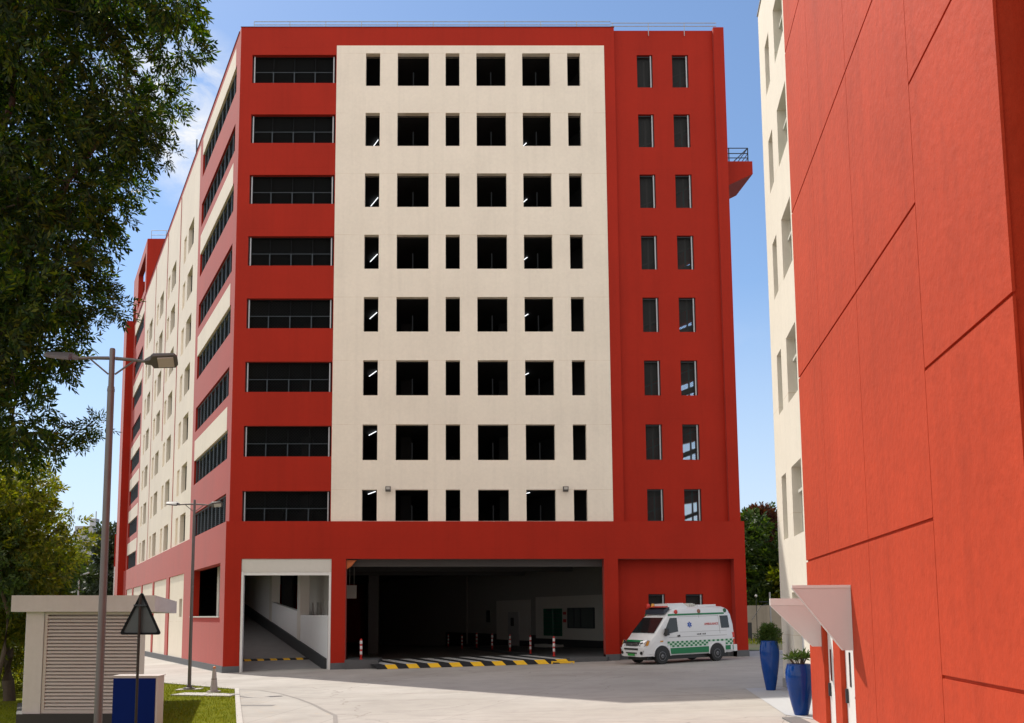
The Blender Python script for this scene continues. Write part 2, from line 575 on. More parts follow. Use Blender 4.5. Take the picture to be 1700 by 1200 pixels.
sheet('far_road', [(15.6, 50), (60, 50), (60, 57.5), (12, 57.5)], .006, M['asphalt'])
sheet('grass_verge', [(13.5, 57.7), (70, 57.7), (70, 68), (11, 68)], .03, M['turf'])
mb = MB()
mb.slab([(13, 57.5), (60, 57.5), (60, 57.68), (13, 57.68)], g(-.05), g(.1))
tag(mb.build('road_kerb', M['kerb']), kind='structure')


def inside(poly, x, y):
    c = False
    n = len(poly)
    for i in range(n):
        x0, y0 = poly[i]
        x1, y1 = poly[i - 1]
        if (y0 > y) != (y1 > y) and x < (x1 - x0) * (y - y0) / (y1 - y0) + x0:
            c = not c
    return c


def blades(name, label, n, region, poly, h0, h1, seed, mat='grass'):
    rr = np.random.default_rng(seed)
    P = []
    while len(P) < n:
        x = rr.uniform(region[0], region[1]); y = rr.uniform(region[2], region[3])
        if inside(poly, x, y):
            P.append((x, y))
    P = np.array(P)
    h = rr.uniform(h0, h1, n)
    a = rr.uniform(0, 2 * np.pi, n)
    wd = h * .16
    lean = rr.normal(0, .35, (n, 2)) * h[:, None]
    z = SLOPE * np.clip(P[:, 0], -30, 30) + .015
    v = np.zeros((n, 3, 3))
    v[:, 0] = np.c_[P[:, 0] - np.cos(a) * wd, P[:, 1] - np.sin(a) * wd, z]
    v[:, 1] = np.c_[P[:, 0] + np.cos(a) * wd, P[:, 1] + np.sin(a) * wd, z]
    v[:, 2] = np.c_[P[:, 0] + lean[:, 0], P[:, 1] + lean[:, 1], z + h]
    o = raw_mesh(name, v.reshape(-1, 3), np.arange(n * 3).reshape(n, 3), M[mat])
    return tag(o, label, 'grass', kind='stuff')


def raw_mesh(name, v, f, mat, parent=None):
    me = bpy.data.meshes.new(name)
    nf, k = f.shape
    me.vertices.add(len(v))
    me.vertices.foreach_set('co', np.asarray(v, dtype=np.float32).ravel())
    me.loops.add(nf * k)
    me.loops.foreach_set('vertex_index', f.astype(np.int32).ravel())
    me.polygons.add(nf)
    me.polygons.foreach_set('loop_start', np.arange(0, nf * k, k, dtype=np.int32))
    me.polygons.foreach_set('loop_total', np.full(nf, k, dtype=np.int32))
    me.materials.append(mat)
    me.update()
    me.validate()
    return link(name, me, parent)


blades('grass', 'short sunlit lawn grass beside the kiosk and lamp post', 26000, (-14, -4.5, 20, 40), LAWN, .03, .08, 3)
blades('verge_grass', 'bright strip of grass in front of the boundary wall', 4000, (13, 36, 58, 68),
       [(13.5, 57.9), (36, 57.9), (36, 67.8), (11, 67.8)], .08, .25, 4)

# ------------------------------------------------------------------ car park building
D0 = 44.8                                   # front facade plane
XL, XR = -10.65, 14.85
ROOF = 33.42
BAND_T, BAND_B = 7.12, 5.25
un = math.hypot(-.4547, 1)
U = (-.4547 / un, 1 / un)                   # the building's flank runs back along U
NI = (U[1], -U[0])                          # inward normal of the left flank
O = (XL, D0)
B = thing('car_park_building', 'red and cream multi storey car park with dark open window rows', 'building', (XL, D0, 0))


def PT(x, t, off=0.0):
    """point x metres along the front, t metres back along the flank direction"""
    return (x + U[0] * t, D0 + U[1] * t + off)


def wall_grid(mb, o, e, n, th, s0, s1, z0, z1, holes, ss=(), zs=(), mine=None, mi=0):
    X = sorted({s0, s1, *[min(max(h[k], s0), s1) for h in holes for k in (0, 1)], *[s for s in ss if s0 < s < s1]})
    Z = sorted({z0, z1, *[min(max(h[k], z0), z1) for h in holes for k in (2, 3)], *[z for z in zs if z0 < z < z1]})

    def P(s, d, z):
        return (o[0] + e[0] * s + n[0] * d, o[1] + e[1] * s + n[1] * d, z)

    def solid(i, j):
        if not (0 <= i < len(X) - 1 and 0 <= j < len(Z) - 1):
            return False
        s, z = (X[i] + X[i + 1]) / 2, (Z[j] + Z[j + 1]) / 2
        return not any(h[0] < s < h[1] and h[2] < z < h[3] for h in holes)
    for i in range(len(X) - 1):
        for j in range(len(Z) - 1):
            if not solid(i, j):
                continue
            a, b_, c, d = X[i], X[i + 1], Z[j], Z[j + 1]
            if mine and not mine((a + b_) / 2, (c + d) / 2):
                continue
            mb.quad(P(a, 0, c), P(b_, 0, c), P(b_, 0, d), P(a, 0, d), mi)
            mb.quad(P(b_, th, c), P(a, th, c), P(a, th, d), P(b_, th, d), mi)
            if not solid(i - 1, j): mb.quad(P(a, th, c), P(a, 0, c), P(a, 0, d), P(a, th, d), mi)
            if not solid(i + 1, j): mb.quad(P(b_, 0, c), P(b_, th, c), P(b_, th, d), P(b_, 0, d), mi)
            if not solid(i, j - 1): mb.quad(P(a, th, c), P(b_, th, c), P(b_, 0, c), P(a, 0, c), mi)
            if not solid(i, j + 1): mb.quad(P(a, 0, d), P(b_, 0, d), P(b_, th, d), P(a, th, d), mi)
    return mb


EX, NY = (1, 0), (0, 1)
rows = range(8)
STRIP = [(-10.03, -5.6, 7.13 if k == 0 else 7.09 + STOREY * k, 8.66 + STOREY * k) for k in rows]
CW = [(-4.04, -3.29), (-2.37, -.73), (.15, .88), (1.77, 3.31), (4.18, 5.65), (6.55, 7.23)]
CWIN = [(a, b_, 7.14 if k == 0 else 6.90 + STOREY * k, 8.72 + STOREY * k) for k in rows for a, b_ in CW]
SX = [(10.27, 11.1), (12.13, 12.99)]
SWIN = [(a, b_, 7.17 if k == 0 else 6.96 + STOREY * k, 8.78 + STOREY * k) for k in rows for a, b_ in SX]
CP = (-5.58, 8.5, BAND_T - .2, 32.36)

# red front wall round the cream panel
mb = MB()
wall_grid(mb, (0, D0), EX, NY, .35, XL, 9.05, BAND_T - .1, ROOF,
          [(a, b_ - .02 if b_ == -5.6 else b_, c, d) for a, b_, c, d in STRIP] + [(CP[0] - .006, CP[1] + .006, 0, CP[3] + .006)])
mb.build('front_wall', M['red'], B)
mb = MB()
wall_grid(mb, (0, D0 - .04), EX, NY, .42, CP[0], CP[1], BAND_T - .1, CP[3], CWIN)
mb.build('cream_panel', M['cream'], B)
# recessed stair wall between two pilasters
mb = MB()
wall_grid(mb, (0, D0 + .2), EX, NY, .3, 9.05, 14.3, BAND_T - .1, ROOF - .06, SWIN)
mb.build('stair_wall', M['red'], B)
mb = MB().box(14.3, XR, D0, D0 + .6, BAND_T - .1, ROOF)
mb.build('pilaster', M['red'], B)
# projecting ground floor storey with its openings
GF_Y = D0 - .14
mb = MB()
wall_grid(mb, (0, GF_Y), EX, NY, .55, XL - .11, XR + .13, -.9, BAND_T,
          [(-9.96, -5.5, -2, BAND_B), (-4.79, 7.98, -2, BAND_B), (8.67, 14.41, -2, BAND_B)])
mb.build('ground_storey_wall', M['red'], B)
mb = MB()
wall_grid(mb, (0, D0 + .45), EX, NY, .25, 8.5, 14.6, -.6, BAND_B + .1, [(a, b_, 1.75, 3.52) for a, b_ in SX])
mb.build('recessed_wall', M['red'], B)
# grey skirting round the piers
mb = MB()
for a, b_ in ((XL - .14, -9.96), (-5.5, -4.79), (7.98, 8.67), (14.41, XR + .16)):
    mb.slab([(a, GF_Y - .03), (b_, GF_Y - .03), (b_, GF_Y + .58), (a, GF_Y + .58)], g(-.3), g(.31))
mb.slab([(8.67, D0 + .42), (14.41, D0 + .42), (14.41, D0 + .44), (8.67, D0 + .44)], g(-.3), g(.29))
lo = (XL - .11, GF_Y)                       # left flank, ground storey line
mb.slab([(lo[0] + U[0] * t + NI[0] * d, lo[1] + U[1] * t + NI[1] * d) for t, d in ((.02, -.03), (56, -.03), (56, .2), (.02, .2))], g(-.3), g(.33))
mb.build('skirting', M['skirt'], B)

# left flank -------------------------------------------------------------------
T_END = 54.0
LS = [(.95, 11.35, 7.16 if k == 0 else 7.14 + STOREY * k, 8.66 + STOREY * k) for k in rows]
LF = [(44.2, 52.4, 7.14 + STOREY * k, 8.66 + STOREY * k) for k in rows]
bays = [12.35, 20.45, 27.4, 34.9, 43.0]
LN, LSLOT = [], []
for b0 in bays[:-1]:
    for k in range(7):
        zt = 9.12 + STOREY * k
        LN.append((b0 + 1.95, b0 + 4.25, zt - 1.85, zt))
        LSLOT.append((b0 + 5.15, b0 + 6.3, zt - 1.85, zt - .02))


def flank_cream(s, z):
    if z > 33.0:
        return False
    if bays[0] < s < bays[-1]:
        return True
    for k in (7, 5, 3, 1):
        if 1.25 < s < 11.45 and 8.66 + STOREY * k < z < 8.66 + STOREY * k + 1.25:
            return True
    for k in (7, 5, 3, 2, 1, 0):
        if 43.9 < s < 52.6 and 8.66 + STOREY * k < z < 8.66 + STOREY * k + 1.2:
            return True
    return False


hs = LS + LF + LN + LSLOT
zz = [33.0] + [8.66 + STOREY * k + q for k in rows for q in (1.25, 1.2)]
for nm, mt, fn in (('flank_red_wall', 'red', lambda s, z: not flank_cream(s, z)), ('flank_cream_panel', 'cream', flank_cream)):
    mb = MB()
    wall_grid(mb, O, U, NI, .38, 0, T_END, BAND_T - .1, ROOF, hs, [1.25, 11.45, 43.9, 52.6] + bays, zz, fn)
    if nm == 'flank_cream_panel':
        for a, b_, c, d in LSLOT:           # blind recesses
            mb.obox(O, U, NI, a - .02, b_ + .02, .12, .30, c - .02, d + .02)
    mb.build(nm, M[mt], B)
mb = MB()
for i, s in enumerate(bays[1:-1]):
    wd = .16 if i < 2 else .08
    mb.obox(O, U, NI, s - wd / 2, s + wd / 2, -.03, -.001, BAND_T + (0 if i != 1 else 9), 33.0)
mb.build('flank_fillet', M['red'], B)
# ground storey of the flank
pan = [(13.2, 19.9), (21.3, 28.5), (29.3, 36.6), (37.4, 44.2), (45.0, 50.5)]
mb = MB()
wall_grid(mb, lo, U, NI, .5, 0, 55.2, -2.6, BAND_T, [(1.25, 10.3, 2.42, 5.12)] + [(a, b_, -3, 5.12) for a, b_ in pan])
mb.build('flank_ground_wall', M['red'], B)
for i, (a, b_) in enumerate(pan):
    mb = MB()
    if i == 0:
        wall_grid(mb, (lo[0] + NI[0] * .07, lo[1] + NI[1] * .07), U, NI, .3, a - .05, b_ + .05, -2.6, 5.2, [(14.1, 15.3, 2.4, 3.55)])
    else:
        mb.obox(lo, U, NI, a - .05, b_ + .05, .07, .3, -2.6, 5.2)
    mb.build('infill_panel', M['cream'], B)
mb = MB()
mb.obox(lo, U, NI, 14.05, 15.35, .25, .3, 2.35, 3.6)
mb.build('flank_vent', M['glass_dark'], B)
mb = MB()
mb.obox(lo, U, NI, 1.2, 10.35, -.04, .55, 2.36, 2.43)
mb.build('opening_sill', M['offwhite'], B)
mb = MB()
mb.obox(lo, U, NI, 7.9, 8.5, 1.2, 1.8, -.5, 5.3)
mb.build('white_column', M['offwhite'], B)

# far end fin, rooftop frame, low annex wing
mb = MB()
mb.obox(O, U, NI, T_END, T_END + 3.2, -.75, 1.0, -2.6, 33.9)
mb.build('end_fin', M['red'], B)
mb = MB()
f0 = PT(XL, 43.6)
wall_grid(mb, f0, EX, NY, .5, .02, 8.0, ROOF - .6, 39.0, [(1.75, 6.5, 33.2, 38.0)])
wall_grid(mb, O, U, NI, .5, 43.6, 56.0, ROOF - .3, 39.0, [(44.6, 51.2, 34.2, 38.0), (52.6, 55.2, 33.0, 35.6)])
f1 = PT(XL, 56.0)
wall_grid(mb, f1, EX, NY, .5, .02, 8.0, ROOF - .6, 39.0, [(1.5, 6.5, 33.2, 38.0)])
mb.build('rooftop_frame', M['red'], B)
mb = MB()
p = PT(XL + 2.6, 46)
mb.lathe([(1.0, 0), (1.05, .3), (1.05, 2.2), (.5, 2.6), (.3, 2.6)], 18, (p[0], p[1], ROOF + .2))
mb.build('water_tank', M['lamp_dark'], B, 40)
mb = MB()
for z in (39.45, 39.9):
    mb.tube([(f0[0] + .3, f0[1] + .2, z), (f0[0] + 7.5, f0[1] + .2, z)], .03, 5)
for q in range(6):
    mb.tube([(f0[0] + .3 + q * 1.44, f0[1] + .2, 39), (f0[0] + .3 + q * 1.44, f0[1] + .2, 39.9)], .03, 5)
mb.build('frame_railing', M['grey_metal'], B)

# slabs, roof, inner partitions ------------------------------------------------
BACK = 57.0


def foot(x0, x1, t0, t1, o0=0.0):
    return [PT(x0, t0, o0), PT(x1, t0, o0), PT(x1, t1), PT(x0, t1)]


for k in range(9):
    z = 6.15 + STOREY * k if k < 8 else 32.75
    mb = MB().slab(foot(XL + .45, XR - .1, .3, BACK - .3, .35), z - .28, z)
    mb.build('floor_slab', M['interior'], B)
mb = MB()
for s, d, z0, z1 in ((0, 57.0, 5.0, ROOF), ):
    wall_grid(mb, PT(XL, BACK), EX, NY, .3, .05, XR - XL, -2.6, ROOF - .3, [])
side = [(2.6, 4.3, 6.4 + STOREY * k, 8.5 + STOREY * k) for k in rows]
wall_grid(mb, PT(XR, 0, .6), U, (-NI[0], -NI[1]), .3, 0, BACK, -1.5, ROOF - .3, side)
mb.build('rear_wall', M['red'], B)
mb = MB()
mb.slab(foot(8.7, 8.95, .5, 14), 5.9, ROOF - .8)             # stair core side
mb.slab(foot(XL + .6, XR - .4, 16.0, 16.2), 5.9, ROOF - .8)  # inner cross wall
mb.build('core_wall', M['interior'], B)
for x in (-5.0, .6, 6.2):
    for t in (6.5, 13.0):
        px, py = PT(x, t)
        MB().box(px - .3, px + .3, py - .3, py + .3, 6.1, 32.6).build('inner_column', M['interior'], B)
# inner stair flights glimpsed through the mesh
mb = MB()
for k in rows:
    z = 6.2 + STOREY * k
    mb.hexa([(9.4, 46.6, z), (9.4, 47.6, z), (13.6, 47.6, z + 1.6), (13.6, 46.6, z + 1.6)],
            [(9.4, 46.6, z + .2), (9.4, 47.6, z + .2), (13.6, 47.6, z + 1.8), (13.6, 46.6, z + 1.8)])
    mb.tube([(9.4, 46.5, z + 1.1), (13.6, 46.5, z + 2.7)], .03, 5)
    mb.box(10.9, 10.98, 46.3, 46.36, z, z + 3)
    mb.box(12.86, 12.94, 46.3, 46.36, z, z + 3)
mb.build('stair_flight', plain('stair concrete', (.10, .10, .10), .8), B)

# windows ----------------------------------------------------------------------


def screen(w_, h_, sp=.13, r=.006, y=0.0):
    mb = MB()
    for sgn, dy in ((1, 0.0), (-1, .014)):
        c = -h_ if sgn == 1 else 0.0
        while c < (w_ if sgn == 1 else w_ + h_):
            if sgn == 1:      # x - z = c
                x0, z0 = max(c, 0), max(-c, 0)
                x1 = min(w_, c + h_); z1 = x1 - c
            else:             # x + z = c
                x0 = max(0, c - h_); z0 = c - x0
                x1 = min(w_, c); z1 = c - x1
            if x1 - x0 > .02:
                q = r * 1.2
                mb.hexa([(x0 - q, y + dy, z0 + sgn * q), (x0 + q, y + dy, z0 - sgn * q), (x0 + q, y + dy + .008, z0 - sgn * q), (x0 - q, y + dy + .008, z0 + sgn * q)],
                        [(x1 - q, y + dy, z1 + sgn * q), (x1 + q, y + dy, z1 - sgn * q), (x1 + q, y + dy + .008, z1 - sgn * q), (x1 - q, y + dy + .008, z1 + sgn * q)])
            c += sp
    return mb


def frame(mb, w_, h_, t=.05, y0=.2, y1=.26, mi=0):
    mb.box(0, t, y0, y1, 0, h_, mi); mb.box(w_ - t, w_, y0, y1, 0, h_, mi)
    mb.box(t, w_ - t, y0, y1, 0, t, mi); mb.box(t, w_ - t, y0, y1, h_ - t, h_, mi)


win_cache = {}


def window(kind, w_, h_, parent, loc, rz=0.0):
    key = (kind, round(w_, 2), round(h_, 2))
    if key not in win_cache:
        mb = MB(); sub = []
        if kind == 'strip_window':
            frame(mb, w_, h_, .05, .22, .28, 0)
            for x in (.06, w_ - .16):
                mb.box(x + .015, x + .075, .12, .2, .02, h_ - .03, 1)
            rail = MB()
            for i in range(1, 4):
                x = w_ * i / 4
                mb.box(x - .015, x + .015, .23, .27, .05, h_ - .05, 0)
                rail.box(x - .03, x + .03, .14, .2, .02, h_ * .42, 0)
            rail.box(.15, w_ - .15, .15, .18, h_ * .42, h_ * .42 + .035, 0)
            sub.append(('guard_rail', rail.mesh('guard_rail', M['rail']), ))
            sub.append(('mesh_screen', screen(w_ - .1, h_ - .1, .16, .0035, .3).mesh('mesh_screen', M['wire'])))
            me = mb.mesh(kind, [M['black_metal'], M['pale_metal']])
        elif kind == 'flank_window':
            frame(mb, w_, h_, .07, .12, .2, 0)
            n = 9
            for i in range(1, n):
                x = w_ * i / n
                mb.box(x - .04, x + .04, .12, .18, .07, h_ - .07, 0)
            lv = MB()
            z = .12
            while z < h_ - .1:
                lv.hexa([(.07, .20, z), (w_ - .07, .20, z), (w_ - .07, .26, z + .05), (.07, .26, z + .05)],
                        [(.07, .20, z + .012), (w_ - .07, .20, z + .012), (w_ - .07, .26, z + .062), (.07, .26, z + .062)])
                z += .11
            sub.append(('louvre_blades', lv.mesh('louvre_blades', M['flank_dark'])))
            me = mb.mesh(kind, [M['flank_frame']])
        elif kind == 'stair_window':
            frame(mb, w_, h_, .035, .14, .2, 0)
            mb.box(w_ - .12, w_ - .065, .06, .13, .02, h_ - .02, 1)
            mb.box(.03, w_ - .13, .10, .13, h_ - .085, h_ - .05, 0)
            sub.append(('mesh_screen', screen(w_ - .07, h_ - .07, .10, .0055, .22).mesh('mesh_screen', M['wire_pale'])))
            me = mb.mesh(kind, [M['dark_metal'], M['pale_metal']])
        elif kind == 'wide_opening':
            frame(mb, w_, h_, .03, .3, .34, 0)
            mb.box(w_ / 2 - .03, w_ / 2 + .03, .31, .36, .03, h_ * .52, 0)
            me = mb.mesh(kind, [M['black_metal']])
        elif kind == 'slim_opening':
            frame(mb, w_, h_, .03, .3, .34, 0)
            me = mb.mesh(kind, [M['black_metal']])
        else:  # flank_slim_window
            frame(mb, w_, h_, .05, .27, .31, 0)
            mb.box(w_ * .5 - .03, w_ * .5 + .03, .28, .30, .05, h_ - .05, 0)
            me = mb.mesh(kind, [M['black_metal']])
        win_cache[key] = (me, sub)
    me, sub = win_cache[key]
    wl = wloc(parent)
    o = link(kind, me, parent, (loc[0] - wl[0], loc[1] - wl[1], loc[2] - wl[2]), rz)
    for q in sub:
        ch = link(q[0], q[1], o)
        if q[0] == 'mesh_screen':
            ch.location = ((w_ - (max(v.co.x for v in q[1].vertices) + min(v.co.x for v in q[1].vertices))) / 2, 0, .04)
    return o


M['black_metal'] = plain('blackened steel', (.007, .009, .011), .6, 0, spec=.12)
M['rail'] = plain('blue grey rail', (.020, .031, .042), .5, .2)
M['flank_frame'] = plain('slate louvre frame', (.075, .095, .11), .5, .2)
M['flank_dark'] = plain('slate louvre blade', (.045, .055, .06), .55, .1)
M['wire_pale'] = plain('galvanised wire', (.05, .053, .055), .55, .0, spec=.2)

for a, b_, c, d in STRIP:
    window('strip_window', b_ - a - .03, d - c, B, (a, D0, c))
for a, b_, c, d in CWIN:
    window('wide_opening' if b_ - a > 1 else 'slim_opening', b_ - a, d - c, B, (a, D0 - .04, c))
for a, b_, c, d in SWIN + [(a, b_, 1.75, 3.52) for a, b_ in SX]:
    window('stair_window', b_ - a, d - c, B, (a, D0 + (.2 if c > 5 else .45), c))
RZL = math.atan2(-U[1], -U[0])
for a, b_, c, d in LS + LF:
    window('flank_window', b_ - a, d - c, B, (O[0] + U[0] * b_, O[1] + U[1] * b_, c), RZL)
for a, b_, c, d in LN:
    window('flank_slim_window', b_ - a, d - c, B, (O[0] + U[0] * b_, O[1] + U[1] * b_, c), RZL)

# lit tubes under the ceilings, seen through the openings
for k in rows:
    zc = 6.15 + STOREY * (k + 1) - .36
    for x, y in ((-3.62, 48.2), (4.72, 48.6)):
        if k == 7 or (k in (1, 2) and x > 0 and k == 1):
            continue
        y = y + rnd.uniform(-.15, .15)
        mb = MB().tube([(x, y, zc), (x + U[0] * 1.15, y + U[1] * 1.15, zc)], .023, 6)
        mb.build('tube_light', M['tube'], B)
# floodlights over the first cream row
for x in (-2.72, 6.12):
    mb = MB()
    mb.box(x - .05, x + .05, D0 - .14, D0 - .04, 8.62, 8.78)
    mb.hexa([(x - .13, D0 - .34, 8.66), (x + .13, D0 - .34, 8.66), (x + .13, D0 - .16, 8.6), (x - .13, D0 - .16, 8.6)],
            [(x - .13, D0 - .36, 8.84), (x + .13, D0 - .36, 8.84), (x + .13, D0 - .16, 8.86), (x - .13, D0 - .16, 8.86)])
    fl = mb.build('floodlight', M['lamp_dark'], B)
    MB().hexa([(x - .09, D0 - .352, 8.69), (x + .09, D0 - .352, 8.69), (x + .09, D0 - .345, 8.69), (x - .09, D0 - .345, 8.69)],
              [(x - .09, D0 - .365, 8.81), (x + .09, D0 - .365, 8.81), (x + .09, D0 - .355, 8.81), (x - .09, D0 - .355, 8.81)]).build('lens', M['lens'], fl)
# rooftop guard rails
mb = MB()
ry = D0 + .1
for z in (33.62, 33.8):
    mb.tube([(-10.0, ry, z), (8.9, ry, z)], .022, 5)
    mb.tube([(8.9, ry, z - .08), (14.5, ry, z - .08)], .022, 5)
x = -10.0
while x < 14.6:
    mb.tube([(x, ry, 33.0), (x, ry, 33.8 if x < 8.9 else 33.72)], .018, 5)
    x += 1.9
mb.build('roof_railing', M['pale_metal'], B)
MB().tube([(XL + U[0] * 14.2, D0 + U[1] * 14.2, ROOF), (XL + U[0] * 14.2, D0 + U[1] * 14.2, ROOF + .9)], .05, 6).build('roof_mast', M['dark_metal'], B)
# parapet coping
mb = MB()
mb.box(XL - .03, 9.07, D0 - .03, D0 + .4, ROOF + .002, ROOF + .02)
mb.obox(O, U, NI, .4, T_END, -.03, .4, ROOF + .002, ROOF + .02)
mb.build('coping', plain('dark coping', (.09, .02, .02), .6), B)

# balcony on the right side
mb = MB()
mb.hexa([(13.6, 46.1, 25.0), (14.6, 46.1, 25.0), (14.6, 48.6, 25.0), (13.0, 48.6, 25.0)],
        [(13.6, 46.1, 25.95), (16.58, 46.1, 25.95), (16.5, 48.6, 25.95), (13.0, 48.6, 25.95)])
mb.hexa([(13.6, 46.1, 25.952), (16.58, 46.1, 25.952), (16.5, 48.6, 25.952), (13.0, 48.6, 25.952)],
        [(13.6, 46.1, 26.66), (16.58, 46.1, 26.66), (16.5, 48.6, 26.66), (13.0, 48.6, 26.66)])
bal = mb.build('balcony', M['red'], B)
mb = MB()
for z in (26.95, 27.2, 27.5):
    mb.tube([(14.0, 46.3, z), (16.42, 46.3, z), (16.36, 48.4, z)], .028, 5)
for x, y in ((15.4, 46.3), (16.42, 46.3), (16.36, 48.4)):
    mb.tube([(x, y, 26.6), (x, y, 27.5)], .03, 5)
mb.tube([(15.5, 46.3, 26.6), (16.42, 46.3, 27.5)], .028, 5)
mb.build('balcony_railing', M['dark_metal'], bal)

# shuttered ramp entrance ------------------------------------------------------
mb = MB()
mb.box(-9.95, -5.51, GF_Y + .04, GF_Y + .5, 4.6, BAND_B - .003)
mb.build('shutter_box', M['offwhite'], B)
mb = MB()
mb.box(-9.95, -9.84, GF_Y + .02, GF_Y + .3, -.45, 4.597)
mb.box(-5.62, -5.51, GF_Y + .02, GF_Y + .3, -.3, 4.597)
mb.box(-9.84, -5.62, GF_Y + .06, GF_Y + .25, 4.44, 4.597)
mb.build('door_frame', M['white'], B)
ra = lambda s, off: (-5.75 + off + U[0] * s, 45.4 + U[1] * s)
mb = MB()
r0, r1 = ra(.6, 0), ra(34, 0)
mb.hexa([(-10.6, 46, -.8), (-5.6, 46, -.8), (r1[0], r1[1], -.8), (r1[0] - 5, r1[1], -.8)],
        [(-10.6, 46, gz(-10) + .02), (-5.6, 46, gz(-5.6) + .02), (r1[0], r1[1], 4.9), (r1[0] - 5, r1[1], 4.9)])
mb.build('ramp_floor', plain('ramp concrete', (.24, .24, .245), .85, var=.15, scale=2), B)
mb = MB()
n_st = 14


def on_ramp(q, y, dz):
    f_ = (y - 46) / (r1[1] - 46)
    xl, xr = -10.6 + f_ * (r1[0] - 5 + 10.6), -5.6 + f_ * (r1[0] + 5.6)
    zl, zr = (gz(-10) + .02) * (1 - f_) + 4.9 * f_, (gz(-5.6) + .02) * (1 - f_) + 4.9 * f_
    return (xl + (xr - xl) * q, y, zl + (zr - zl) * q + dz)


for i in range(n_st):
    q0, q1 = .02 + .96 * i / n_st, .02 + .96 * (i + 1) / n_st
    mb.hexa([on_ramp(q0, 48.0, -.02), on_ramp(q1, 48.0, -.02), on_ramp(q1, 48.35, -.02), on_ramp(q0, 48.35, -.02)],
            [on_ramp(q0, 48.06, .045), on_ramp(q1, 48.06, .045), on_ramp(q1, 48.29, .045), on_ramp(q0, 48.29, .045)], i % 2)
mb.build('ramp_hump', [M['lane_black'], M['yellow']], B)
mb = MB()
mb.quad(on_ramp(.955, 46.3, .012), on_ramp(.975, 46.3, .012), on_ramp(.975, 56, .012), on_ramp(.955, 56, .012))
mb.quad(on_ramp(.03, 46.05, .012), on_ramp(.12, 46.05, .012), on_ramp(.06, 46.5, .012), on_ramp(.03, 46.5, .012))
mb.build('ramp_edge_line', M['yellow'], B)
rz_ = lambda s: -.2 + .15 * s
mb = MB()
for s0, s1, zt0, zt1 in ((0, 5.0, 2.47, 2.5), (5.6, 11.5, 2.72, 3.3), (12.1, 30, 5.6, 5.6)):
    a, c = ra(s0, 0), ra(s1, 0)
    mb.hexa([(a[0], a[1], -.6), (a[0] + .22, a[1], -.6), (c[0] + .22, c[1], -.6), (c[0], c[1], -.6)],
            [(a[0], a[1], zt0), (a[0] + .22, a[1], zt0), (c[0] + .22, c[1], zt1), (c[0], c[1], zt1)])
mb.build('ramp_parapet', plain('ramp wall paint', (.68, .69, .71), .7, var=.05, scale=2), B)
mb = MB()
a, c = ra(.05, -.1), ra(30, -.1)
mb.hexa([(a[0], a[1], -.6), (a[0] + .097, a[1], -.6), (c[0] + .097, c[1], -.6), (c[0], c[1], -.6)],
        [(a[0], a[1], .32), (a[0] + .097, a[1], .32), (c[0] + .097, c[1], 5.0), (c[0], c[1], 5.0)])
mb.build('ramp_kerb', M['inner_dark'], B)
for s in (5.0, 11.5):
    mb = MB()
    a, c = ra(s, -.03), ra(s + .6, -.03)
    mb.hexa([(a[0], a[1], -.6), (a[0] + .5, a[1], -.6), (c[0] + .5, c[1], -.6), (c[0], c[1], -.6)],
            [(a[0], a[1], 5.9), (a[0] + .5, a[1], 5.9), (c[0] + .5, c[1], 5.9), (c[0], c[1], 5.9)])
    mb.build('ramp_column', M['offwhite'], B)

# main garage hall -------------------------------------------------------------
mb = MB()
mb.box(-4.79, 7.98, D0 + .45, D0 + .75, 4.9, 5.85)
for t in (6, 12, 18):
    q0, q1 = PT(-5.4, t), PT(13, t)
    mb.box(q0[0], q1[0], q0[1], q0[1] + .35, 5.2, 5.86)
mb.build('ceiling_beam', plain('ceiling beam paint', (.08, .08, .08), .8), B)
WB = (9.25, 56.5)                            # inner right wall of the hall
wt = lambda px: (lambda k: k)((WB[1] * (px - PX0) / F_PX - WB[0]) / (U[0] / U[1] - (px - PX0) / F_PX))  # dY to where a sight line meets it


def wp(px, off=0.0):
    dy = wt(px)
    return (WB[0] + U[0] / U[1] * dy + NI[0] * -off, WB[1] + dy + NI[1] * -off)


def wslab(mb, pa, pb, z0, z1, off, th=.05, mi=0):
    a, c = wp(pa, off), wp(pb, off)
    mb.hexa([(a[0], a[1], z0), (c[0], c[1], z0), (c[0] + NI[0] * th, c[1] + NI[1] * th, z0), (a[0] + NI[0] * th, a[1] + NI[1] * th, z0)],
            [(a[0], a[1], z1), (c[0], c[1], z1), (c[0] + NI[0] * th, c[1] + NI[1] * th, z1), (a[0] + NI[0] * th, a[1] + NI[1] * th, z1)], mi)


mb = MB()
mb.hexa([(WB[0] + .4547 * 4, WB[1] - 4, -.5), (WB[0] - .4547 * 38, WB[1] + 38, -.5), (WB[0] - .4547 * 38 + .3, WB[1] + 38, -.5), (WB[0] + .4547 * 4 + .3, WB[1] - 4, -.5)],
        [(WB[0] + .4547 * 4, WB[1] - 4, 5.88), (WB[0] - .4547 * 38, WB[1] + 38, 5.88), (WB[0] - .4547 * 38 + .3, WB[1] + 38, 5.88), (WB[0] + .4547 * 4 + .3, WB[1] - 4, 5.88)])
mb.hexa([(8.5, 45.3, -.5), (8.7, 45.3, -.5), (10.9, 53.2, -.5), (10.7, 53.2, -.5)],
        [(8.5, 45.3, 5.88), (8.7, 45.3, 5.88), (10.9, 53.2, 5.88), (10.7, 53.2, 5.88)])
mb.build('hall_wall', plain('hall wall paint', (.32, .315, .30), .8, var=.1), B)
mb = MB(); wslab(mb, 740, 1003, -.3, 1.15, .02); mb.build('dado', M['inner_dark'], B)
mb = MB(); wslab(mb, 891, 1003, .95, 3.75, .12); mb.build('guard_room_front', M['offwhite'], B)
